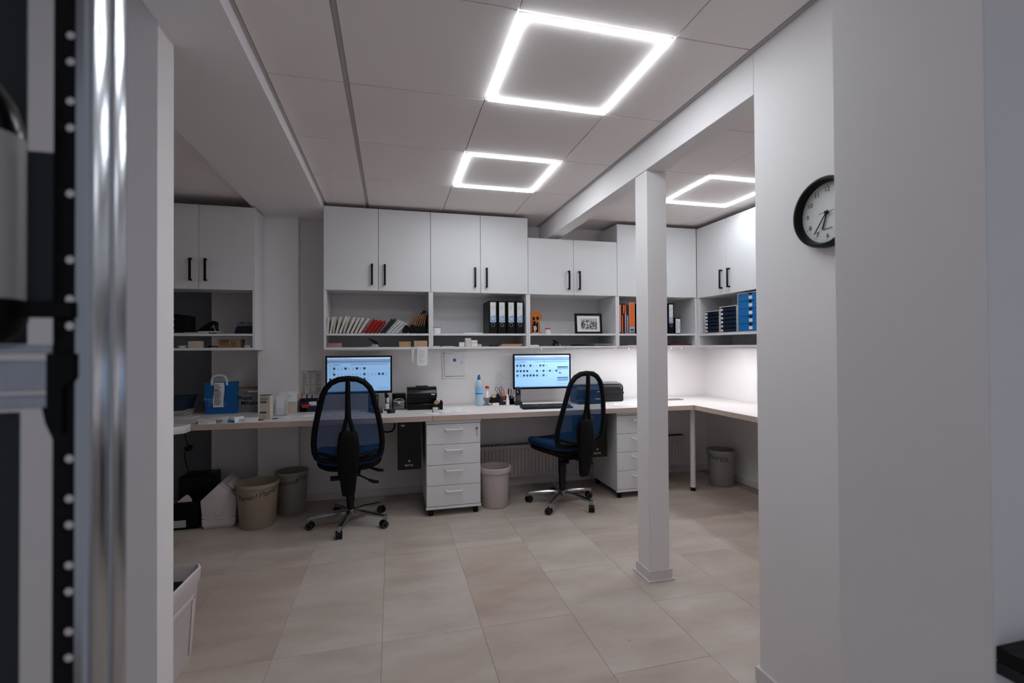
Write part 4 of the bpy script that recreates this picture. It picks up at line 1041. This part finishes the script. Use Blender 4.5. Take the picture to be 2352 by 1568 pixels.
# lower slot, left cabinet
for k in range(5):
    o = box1('card_pack', 'pink', -.052, .052, 0, .09, 0, .0064, .001, None, (X1+.075, YC+.016+.002*(k % 2), ZL+k*.0067), R(1.5*(-1)**k)); tag(o, 'pink card pack under the envelopes, %s from the bottom' % ORD[k], 'card pack', 'pink card packs')
t = thing('hole_punch', 'black and white punch on the lower shelf under the envelopes', 'hole punch', (PY(862, 797, YC+.05).x, YC+.05, ZL))
MB().box(-.055, .03, 0, .045, 0, .006, .002).box(-.030, .020, .008, .036, .006, .022, .003).build('base', 'lgrey', t)
MB().prism([(-.058, .068), (-.050, .072), (.012, .045), (.024, .034), (.022, .024), (-.004, .030), (-.030, .048)], 'y', .010, .034, .003).build('lever', 'black', t)
MB().box(.008, .020, .004, .012, .004, .018, .002).build('knob', 'white', t)
t = thing('wooden_block', 'pale slatted wooden block on the lower shelf', 'block', (PY(930, 797, YC+.03).x, YC+.02, ZL))
for i in range(6): MB().box(-.046+i*.0155, -.0315+i*.0155, 0, .07, 0, .044, .001).build('slat', 'woodlight', t)
o = box1('cardboard_box', 'cardboardl', -.054, .054, 0, .10, 0, .050, .002, None, (PY(966, 797, YC+.03).x, YC+.012, ZL)); tag(o, 'small plain cardboard box beside the wooden block', 'box')
# middle cabinet: jar, paper, binders
t = thing('paper_cup', 'white tub with a dark rim on the binder shelf', 'tub', (PY(1003, 765, YC+.10).x, YC+.10, ZS))
MB().lathe([(0, 0), (.032, 0), (.036, .05), (.034, .05), (.030, .004), (0, .004)], 24).build('tub_body', 'paper', t)
MB().lathe([(.0362, .050), (.0375, .054), (.0345, .054), (.0342, .050), (.0362, .050)], 24).build('rim', 'dgrey', t)
sheet(PY(1085, 765, YC+.05).x, YC+.012, .17, .10, 0, 'flat white sheet on the shelf left of the binders', z=ZS, h=.006, n=0)
def binder(x, w, h, d, y, z, label, grp, m='black', lab=(.0, .62), lm='label', accent='lblue', seed=0, body=True):
    t = thing('ring_binder', label, 'binder', (x, y, z), group=grp)
    MB().box(-w/2, -w/2+.003, 0, d, 0, h, .001).box(w/2-.003, w/2, 0, d, 0, h, .001).box(-w/2, w/2, 0, .003, 0, h, .001).build('cover', m, t)
    MB().box(-w/2+.004, w/2-.004, .004, d-.006, .004, h-.012).build('paper_block', 'paper2', t)
    lw = w*.34
    l = MB().box(-lw, lw, -.0009, .0004, h*.345, h*.955).build('spine_label', lm, t)
    if accent:
        MB().prism([(-lw*.86, h*.36), (lw*.86, h*.36), (lw*.86, h*.57), (-lw*.86, h*.515)], 'y', -.0013, -.0008).build('label_flash', accent, l)
        MB().cyl((0, -.0012, h*.45), (0, -.0018, h*.45), lw*.42, n=18).build('label_disc', 'paper', l)
        MB().cyl((0, -.0017, h*.45), (0, -.0021, h*.45), lw*.18, n=10).build('label_mark', 'redplastic', l)
    print_lines('label_print', l, -lw*.55, lw*.6, h*.74, h*.84, -.0014, 4, 'inklight', seed, .3)
    MB().tube([(w*.20*math.cos(i*PI/10), -.0012, h*.265+w*.20*math.sin(i*PI/10)) for i in range(20)], .0022, 6, closed=True).build('finger_ring', 'steel', t)
    MB().cyl((0, .001, h*.265), (0, -.0006, h*.265), w*.175, n=20).build('finger_hole', 'blackmat', t)
    return t
bx = [PY(p, 766, YC+.025).x for p in (1132.5, 1153, 1174, 1194)]
pos = ['leftmost black ring binder of the four on the shelf', 'second black ring binder from the left of the four', 'third black ring binder from the left of the four', 'rightmost black ring binder of the four beside the divider']
for i, x in enumerate(bx): binder(x, .0705, .278, .26, YC+.020, ZS, pos[i], 'black ring binders', seed=40+i)
t = bpy.data.objects['ring_binder']
# lower slot, middle cabinet
o = box1('paper_pack', 'paper', -.024, .024, 0, .07, 0, .006, .001, None, (X2+.05, YC+.02, ZL)); tag(o, 'thin white pad at the left of the lower shelf', 'pad')
sheet(X2+.145, YC+.02, .10, .08, 0, 'flat white paper on the lower shelf below the tub', z=ZL, h=.004, n=0)
o = box1('white_cube', 'paper', -.022, .022, 0, .045, 0, .036, .001, None, (PY(1061, 797, YC+.02).x, YC+.015, ZL)); tag(o, 'small white cube left of the stacked cartons', 'box')
xs = PY(1068, 797, YC+.02).x+.002
for k, (dx, dz, w, h, m) in enumerate([(.0, 0, .052, .034, 'paper2'), (.054, 0, .050, .031, 'paper'), (.105, 0, .032, .020, 'beigecase'), (.0, .0345, .048, .036, 'paper2'), (.050, .0315, .052, .022, 'paper')]):
    o = box1('small_carton', m, 0, w, 0, .07, 0, h, .001, None, (xs+dx, YC+.012+.003*(k % 2), ZL+dz))
    tag(o, ['lower left pale carton of the small stack below the binders', 'lower middle pale carton of the small stack below the binders', 'lowest rightmost pale carton of the stack below the binders', 'upper left pale carton of the small stack below the binders', 'upper right pale carton of the small stack below the binders'][k], 'box', 'stacked small cartons')
o = MB().box(-.036, .036, 0, .06, 0, .010, .004, 2).build('black_pouch', 'blackmat', None, (PY(1135, 797, YC+.06).x, YC+.05, ZL)); tag(o, 'flat black pouch beside the wooden boards', 'pouch')
for k in range(3):
    o = box1('wooden_board', 'woodlight', -.092, .092, 0, .16, 0, .0065, .001, None, (PY(1174, 797, YC+.05).x+.006*(k-1), YC+.03, ZL+k*.0068)); tag(o, ['lowest thin wooden board under the binders', 'middle thin wooden board under the binders', 'topmost thin wooden board under the binders'][k], 'board', 'thin wooden boards')
o = MB().tube([(-.05, 0, 0.004), (-.02, 0, .045), (.02, .0, .052), (.04, .0, .030), (.046, 0, .004)], .0022, 6).build('clear_strip', 'lgrey', None, (PY(1190, 797, YC+.2).x, YC+.24, ZL)); tag(o, 'bent pale strip behind the wooden boards', 'strip')

# third cabinet: wooden figure, jar, photo, clip, tablet
t = thing('wooden_figure', 'orange wooden figure with two dark eye holes', 'figure', (PY(1230, 765, YC+.06).x, YC+.05, ZS))
def arc(cx, cz, r, a0, a1, n): return [(cx+r*math.cos(R(a0+(a1-a0)*i/n)), cz+r*math.sin(R(a0+(a1-a0)*i/n))) for i in range(n+1)]
prof = [(-.040, .014), (.042, .014), (.044, .070), (.036, .112)] + arc(.003, .150, .055, -32, 205, 18) + [(-.044, .112), (-.041, .070)]
MB().prism(prof, 'y', .012, .030, .002).build('figure_board', 'wood', t)
MB().box(-.046, .052, -.012, .06, .006, .014, .002).build('base_board', 'wood', t)
MB().box(-.042, .056, -.015, .058, 0, .006, .001).build('foot', 'lgrey', t)
mb = MB()
for cx, cz, rx, rz_ in ((-.014, .132, .011, .015), (.020, .136, .011, .015), (-.010, .098, .013, .012)):
    mb.prism([(cx+rx*math.cos(i*PI/8), cz+rz_*math.sin(i*PI/8)) for i in range(16)], 'y', .0105, .0122)
mb.prism([(-.028, .016), (.024, .016), (.024, .098), (.018, .108), (.012, .092), (.002, .088), (-.018, .088), (-.028, .080)], 'y', .0105, .0122)
mb.build('dark_holes', 'blackmat', t)
MB().prism([(-.012, .016), (.000, .016), (.004, .030), (.014, .048), (.006, .062), (.004, .072), (-.010, .066), (-.020, .070), (-.018, .052), (-.020, .040)], 'y', .006, .0106, .001).build('white_ornament', 'lgrey', t)
t = thing('small_jar', 'small white jar with a red lid', 'jar', (PY(1259, 765, YC+.04).x, YC+.045, ZS))
MB().lathe([(0, 0), (.022, 0), (.023, .004), (.023, .040), (0, .040)], 24).build('jar_body', 'paper', t)
MB().lathe([(0, .0385), (.0245, .0385), (.0245, .047), (.023, .049), (0, .049)], 24).build('lid', 'redplastic', t)
t = thing('picture_frame', 'black framed group photo on the shelf', 'picture frame', (PY(1352, 765, YC+.07).x, YC+.06, ZS), rot=(R(-6), 0, R(-4)))
w, h, b = .128, .186, .020
MB().box(-w, w, 0, .016, 0, b, .001).box(-w, w, 0, .016, h-b, h, .001).box(-w, -w+b, 0, .016, b, h-b, .001).box(w-b, w, 0, .016, b, h-b, .001).build('frame', 'black', t)
MB().box(-w+b, w-b, .006, .014, b, h-b).build('mount', 'paper', t)
ph = MB().box(-.074, .082, .0052, .0062, .038, .140).build('photo', 'lgrey', t)
rnd = random.Random(6)
for mm, n in (('ink', 60), ('maroon', 14), ('inklight', 40), ('paper', 18)):
    mb = MB()
    for i in range(n):
        x = rnd.uniform(-.066, .076); z = rnd.uniform(.050, .122)-abs(x)*.12; s = rnd.uniform(.002, .0055)
        mb.quad([(x-s, .0049-rnd.uniform(0, .0004), z-s*1.4), (x+s, .0047, z-s*1.4), (x+s, .0047, z+s*1.4), (x-s, .0049, z+s*1.4)])
    mb.build('photo_print', mm, ph, smooth=False)
o = box1('white_pad', 'paper', -.038, .038, 0, .08, 0, .011, .002, None, (X3+.062, YC+.015, ZL)); tag(o, 'thick white pad on the lower shelf under the wooden figure', 'pad')
t = thing('desk_punch', 'small black lever punch under the jar', 'hole punch', (PY(1276, 797, YC+.05).x, YC+.05, ZL))
MB().box(-.036, .034, 0, .03, 0, .006, .002).build('base', 'black', t)
MB().prism([(-.022, .006), (-.008, .006), (.006, .030), (.024, .018), (.032, .022), (.026, .034), (.000, .052), (-.024, .054), (-.026, .048), (-.008, .042)], 'y', .004, .026, .002).build('lever', 'black', t)
MB().cyl((.046, .012, 0), (.046, .012, .014), .007, n=14).build('knob', 'lgrey', t)
o = MB().prism([(-.10, 0), (.08, 0), (.08, .008), (-.085, .012), (-.10, .010)], 'y', 0, .13, .001).build('tablet_case', 'black', None, (PY(1345, 797, YC+.05).x, YC+.03, ZL)); tag(o, 'black tablet case on the lower shelf under the photo', 'case')
sheet(PY(1385, 797, YC+.05).x-.01, YC+.015, .15, .13, 3, 'white papers lying partly on the tablet case', z=ZL+.0125, h=.003, n=0)

# fourth cabinet: orange binders
def spine_book(x, w, h, d, y, m, label, cat, parts=(), name='book', grp=None):
    t = thing(name, label, cat, (x, y, ZS), group=grp)
    MB().box(-w/2, w/2, 0, d, 0, h, .0012).build('cover', m, t)
    for (n, z0, z1, f, mm) in parts: MB().box(-w/2*f, w/2*f, -.0008, .0005, h*z0, h*z1).build(n, mm, t)
    return t
def sx(p): return PY(p, 766, YC+.02).x
YB = YC+.016
spine_book((sx(1422.2)+sx(1427.3))/2-.002, .020, .262, .22, YB, 'salmon', 'salmon binder at the left of the orange row', 'binder', [('picture_label', .06, .21, .9, 'lblue'), ('black_strip', .015, .045, .8, 'black')], 'ring_binder')
spine_book(sx(1429.3)+.001, .0085, .262, .2, YB, 'navy', 'narrow brochure with a blue and orange spine', 'book', [('orange_spine', 0, .62, 1, 'orange')], 'brochure')
spine_book(sx(1432.2)+.002, .012, .258, .2, YB, 'orange', 'orange brochure with a dark photo spine', 'book', [('photo_spine', .0, .72, .95, 'dgrey'), ('pale_spot', .38, .52, .6, 'lgrey')], 'brochure')
spine_book(sx(1436.5)+.0015, .0125, .258, .2, YB, 'orange', 'orange brochure with a pale blue photo spine', 'book', [('photo_spine', .0, .70, .95, 'lblue')], 'brochure')
spine_book(sx(1441.2)+.001, .014, .262, .2, YB, 'navy', 'blue brochure with an orange lower spine', 'book', [('orange_spine', 0, .64, .8, 'salmon')], 'brochure')
spine_book(sx(1451)+.003, .054, .285, .24, YB, 'beigecase', 'large orange binder with a blue picture label', 'binder', [('orange_label', .22, .985, .84, 'orange'), ('picture_label', .075, .205, .84, 'lblue'), ('picture_shape', .10, .14, .6, 'navy'), ('black_strip', .02, .05, .8, 'black')], 'ring_binder')
binder(sx(1467)+.018, .070, .276, .24, YB+.002, ZS, 'black ring binder behind the column beside the orange one', None, accent=None, seed=61)
binder(sx(1543)-.006, .060, .285, .24, YB+.004, ZS, 'black ring binder right of the column in the corner', None, seed=62)
t = thing('card_file', 'small black file with a white label lettered sideways', 'file', (sx(1558)+.001, YB+.01, ZS))
MB().box(-.030, .030, 0, .16, 0, .150, .002).build('cover', 'black', t)
MB().box(-.024, .024, -.001, .0005, .008, .140).build('spine_label', 'paper', t)
text('label_print', 'Papierablagen', .019, 'ink', t, (-.010, -.0014, .074), (PI/2, PI/2, 0)); text('label_print', 'Formular', .019, 'ink', t, (.014, -.0014, .078), (PI/2, PI/2, 0))
for k in range(4):
    o = box1('paper_folder', 'maroon', -.11, .11, 0, .15, 0, .0036, .0006, None, (XR-.15+.008*math.sin(k*3), YC+.03, ZL+k*.0040), R(2*math.sin(k*2))); tag(o, 'dark red paper folder in the corner, %s from the bottom' % ORD[k], 'folder', 'dark red folders in the corner')
sheet(sx(1453)+.02, YC+.02, .10, .08, 6, 'crumpled white slip on the lower shelf under the orange binder', z=ZL, h=.004, n=0)

# drawer boxes on the right shelf (fronts face -X)
ZR = 1.268+.1225+.0003
def tray_box(y1, w, h, label, body, front, n, style):
    t = thing('drawer_box', label, 'drawer box', (XR+.016, y1-w/2, ZR), -PI/2, 'desk drawer boxes on the right shelf')
    # local x runs towards the camera (-Y), local y into the shelf (+X)
    d = .30; th = .008
    mb = MB().box(-w/2, w/2, 0, d, 0, th, .001).box(-w/2, w/2, 0, d, h-th, h, .001).box(-w/2, -w/2+th, 0, d, th, h-th, .001).box(w/2-th, w/2, 0, d, th, h-th, .001).box(-w/2, w/2, d-th, d, th, h-th)
    mb.build('case', body, t)
    H = (h-2*th)/n
    for i in range(n):
        z0 = th+H*i
        dr = MB().box(-w/2+th+.001, w/2-th-.001, .004 if style else .0, d-.02, z0+.001, z0+H-(.007 if style else .0015), .001).build('drawer', front, t)
        if style: MB().box(-w/2+th+.002, -w/2+th+.030, .0028, .0042, z0+.006, z0+.024).build('label', 'label', dr)
        else:
            MB().box(-.019, .019, -.001, .0005, z0+H*.22, z0+H*.62).build('label', 'label', dr)
            MB().prism([(-.026, z0+H-.0016), (.026, z0+H-.0016), (.004, z0+H*.72), (-.004, z0+H*.72)], 'y', -.0008, .0006).build('grip_notch', 'blackmat', dr)
    return t
tray_box(3.838, .205, .205, 'dark blue tray box nearest the corner', 'lgrey', 'navy', 6, 1)
tray_box(3.628, .215, .232, 'dark blue tray box beside the bright blue one', 'lgrey', 'navy', 6, 1)
tray_box(3.405, .300, .325, 'bright blue five-drawer box on the right shelf', 'lgrey', 'blue', 5, 0)

# left cabinet contents
ZS2, ZL2 = 1.376+.0168, 1.270+.0182
YL = 3.95
def lx(p, dy=.04): return PY(p, 766, YL+dy).x
t = thing('tray_box', 'black letter tray box on the far left shelf', 'drawer box', (lx(402, .03)-.06, YL+.02, ZS2))
MB().box(-.11, .135, 0, .18, 0, .128, .004).prism([(.02, .128), (.135, .128), (.13, .136), (.05, .146)], 'y', .02, .17, .002).build('case', 'blackmat', t)
for i in range(3): MB().box(.045, .058, -.001, .0005, .014+i*.043, .028+i*.043).build('label', 'label', t)
t = thing('tape_holder', 'dark sloping stand with a cable on the left shelf', 'stand', (lx(476, .12), YL+.12, ZS2+.018))
MB().prism([(-.085, 0), (.05, 0), (.05, .075), (.035, .085), (.01, .07)], 'y', 0, .09, .003).build('stand_body', 'black', t)
MB().tube([(.03, -.002, .03), (.045, -.004, .05), (.05, -.004, .02), (.06, -.004, .004)], .002, 6).build('cord', 'label', t)
for k, (p, w, h, zz) in enumerate([(412, .06, .006, 0), (452, .16, .010, 0), (478, .12, .008, .0103)]):
    o = box1('paper_pad', 'lgrey' if k == 1 else 'paper2', -w/2, w/2, 0, .18, 0, h, .001, None, (lx(p, .03), YL+.012, ZS2+zz)); tag(o, ['small white pad at the left end of the left shelf', 'grey pad under the sloping stand', 'cream pad under the sloping stand'][k], 'pad')
t = thing('receipt_printer', 'dark blue device with grey lid on the left shelf', 'device', (lx(562, .06)+.004, YL+.06, ZS2))
MB().prism([(-.075, 0), (.072, 0), (.072, .058), (-.058, .058), (-.070, .035)], 'y', 0, .15, .004).build('device_body', 'navy', t)
MB().prism([(-.058, .0585), (.072, .0585), (.072, .090), (-.050, .090)], 'y', .0, .15, .004).build('lid', 'mgrey', t)
MB().box(-.03, -.008, -.001, .001, .080, .086).build('slot', 'black', t)
o = box1('small_box', 'beigecase', -.042, .042, 0, .06, 0, .050, .001, None, (lx(447, .02), YL+.018, ZL2)); tag(o, 'pale box on the left lower shelf', 'box')
t = thing('cardboard_box', 'printed brown cardboard box on the left lower shelf', 'box', (lx(527, .03), YL+.03, ZL2))
MB().box(-.078, .072, 0, .12, 0, .064, .001).build('box_body', 'cardboard', t)
mb = MB(); rnd = random.Random(8)
for i in range(5): mb.box(-.062+i*.012, -.055+i*.012, -.0008, .0003, .034, .060)
for i in range(5): mb.box(-.062+i*.013, -.056+i*.013, -.0008, .0003, .020, .028)
for x in (.018, .034): mb.box(x-.003, x+.003, -.0008, .0003, .016, .040); mb.prism([(x-.006, .040), (x+.006, .040), (x, .048)], 'y', -.0008, .0003)
mb.box(.010, .042, -.0008, .0003, .010, .013); mb.build('box_print', 'ink', t, smooth=False)
for p, lab in ((420, 'small white dish left of the pale box'), (570, 'small white dish right of the brown box')):
    o = MB().lathe([(0, 0), (.026, 0), (.034, .014), (.034, .017), (.030, .017), (.024, .005), (0, .005)], 24).build('dish', 'white', None, (lx(p, .05), YL+.055, ZL2)); tag(o, lab, 'dish')
o = MB().tube([(-.035, 0, .005), (-.01, .01, .012), (.015, 0, .010), (.035, .01, .005)], .0045, 6).build('black_cable', 'black', None, (lx(487, .06), YL+.08, ZL2)); tag(o, 'short black cable on the left lower shelf', 'cable')

# ---------------------------------------------------------------- foreground rack on the left
YR = .535
XR0 = PY(122, 801, YR).x
t = thing('equipment_rack', 'dark perforated equipment rack with chrome rail, close at left', 'rack', (XR0, YR, 0))
def rz_(py, d=0.0): return PY(90, py, YR+d).z
def rx_(px, d=0.0): return PY(px, 801, YR+d).x-XR0
# perforated post
holes = [72, 133, 225, 287, 440, 594, 686, 748, 1057, 1150, 1211, 1305, 1366, 1459, 1520]
tb = bmesh.new(); x0, x1 = rx_(122), rx_(190)
xc, hr = rx_(160), .0038
def quadv(pts): tb.faces.new([tb.verts.new(p) for p in pts])
zs = sorted(rz_(h) for h in holes); prevz = .0
for z in zs:
    a, b = z-.007, z+.007
    quadv([(x0, 0, prevz), (x1, 0, prevz), (x1, 0, a), (x0, 0, a)])
    N = 24; outer = []; inner = []
    for k in range(N):
        an = 2*PI*k/N+PI/4; c, s = math.cos(an), math.sin(an); mxx = max(abs(c), abs(s)); ox, oz = c/mxx, s/mxx
        px_ = xc+(ox*(x1-xc) if ox > 0 else ox*(xc-x0)); outer.append(tb.verts.new((px_, 0, z+oz*.007))); inner.append(tb.verts.new((xc+hr*c, 0, z+hr*s)))
    for k in range(N): tb.faces.new((outer[k], outer[(k+1) % N], inner[(k+1) % N], inner[k]))
    prevz = b
quadv([(x0, 0, prevz), (x1, 0, prevz), (x1, 0, 1.95), (x0, 0, 1.95)])
bmesh.ops.remove_doubles(tb, verts=tb.verts, dist=.00001)
bmesh.ops.recalc_face_normals(tb, faces=tb.faces)
mb = MB(); mb._add(tb); po = mb.build('perforated_post', 'blackmat', t)
so = po.modifiers.new('thickness', 'SOLIDIFY'); so.thickness = .0008; so.offset = 0
c0 = rx_(197); c1 = 0.066     # chrome rail: its ribbed side faces into the room (+X)
def rib(y0, y1, h, n=10): return [(c0+h*math.sin(PI*i/n)**.6, y0+(y1-y0)*(1-math.cos(PI*i/n))/2) for i in range(n+1)]
prof = [(c0-.008, -.001), (c0-.001, -.003)] + rib(-.002, .033, .006) + [(c0-.002, .0345)] + rib(.036, c1, .005) + [(c0-.008, c1)]
MB().prism(prof, 'z', 0, 1.95).build('chrome_rail', 'chrome', t, angle=60)
D1 = .003
MB().box(rx_(60, D1), rx_(122, D1)-.0002, D1, D1+.001, rz_(702, D1), rz_(348, D1)).build('side_plate', 'rackpanel', t)
MB().box(rx_(-66)+.0368, x1-.006, -.004, -.0008, rz_(730), rz_(692), .001).build('bracket', 'blackmat', t)
for a, b, m in ((792, 812, 'alu'), (828, 898, 'alu'), (908, 938, 'alu')):
    MB().box(rx_(-330, D1), rx_(120, D1), D1, D1+.010, rz_(b, D1), rz_(a, D1), .002, 2).build('shelf_bar', m, t)
MB().prism([(rx_(96, D1), rz_(936, D1)), (rx_(122, D1), rz_(936, D1)), (rx_(122, D1), rz_(1012, D1)), (rx_(104, D1), rz_(972, D1))], 'y', D1, D1+.002).build('gusset', 'blackmat', t)
MB().prism([(rx_(112), rz_(812)), (rx_(176), rz_(812)), (rx_(176), rz_(868)), (rx_(150), rz_(890)), (rx_(150), rz_(1000)), (rx_(112), rz_(960))], 'y', -.004, -.0008, .0005).build('corner_plate', 'blackmat', t)
MB().box(rx_(-330, .03), rx_(44, .03), .03, .032, 0, rz_(945, .03)).build('lower_cabinet', 'rackpanel', t)
MB().box(rx_(-330, .06), rx_(60, .06), .06, .062, rz_(790, .06), 1.95).build('back_panel', 'rackpanel', t)
bc = (rx_(-66), 0.0)
MB().lathe([(0, rz_(786)), (.022, rz_(785)), (.031, rz_(768)), (.0365, rz_(735)), (.0365, rz_(690)), (.0355, rz_(690)), (.0355, rz_(735)), (0, rz_(760))], 32).build('holder_cup', 'blackmat', t, (bc[0], bc[1], 0))
t = thing('spray_bottle', 'dark bottle with a grey label held by the rack', 'bottle', (XR0+bc[0], YR+bc[1], rz_(755)))
zb = rz_(755)
MB().lathe([(0, 0), (.029, 0), (.0345, .010), (.0345, rz_(310)-zb), (.033, rz_(285)-zb), (.028, rz_(240)-zb), (.018, rz_(195)-zb), (.012, rz_(180)-zb), (.012, rz_(120)-zb), (0, rz_(120)-zb)], 32).build('bottle_body', 'blackgloss', t)
MB().lathe([(.0351, rz_(688)-zb), (.0351, rz_(318)-zb), (.0347, rz_(318)-zb), (.0347, rz_(688)-zb)], 32).build('bottle_label', 'lgrey', t)

# ---------------------------------------------------------------- dark ledge on the right
t = thing('wall_ledge', 'black ledge on the wall at the right edge', 'ledge', (1.105, .655, .676))
MB().box(0, .8, -.060, 0, .012, .040, .002).build('ledge_board', 'black', t)
MB().box(.0, .8, -.050, 0, -.012, .011, .001).build('lower_rail', 'rackpanel', t)
for q in (.05, .6): MB().prism([(-.045, -.012), (0, -.012), (0, -.10)], 'x', q, q+.01).build('wall_bracket', 'black', t)
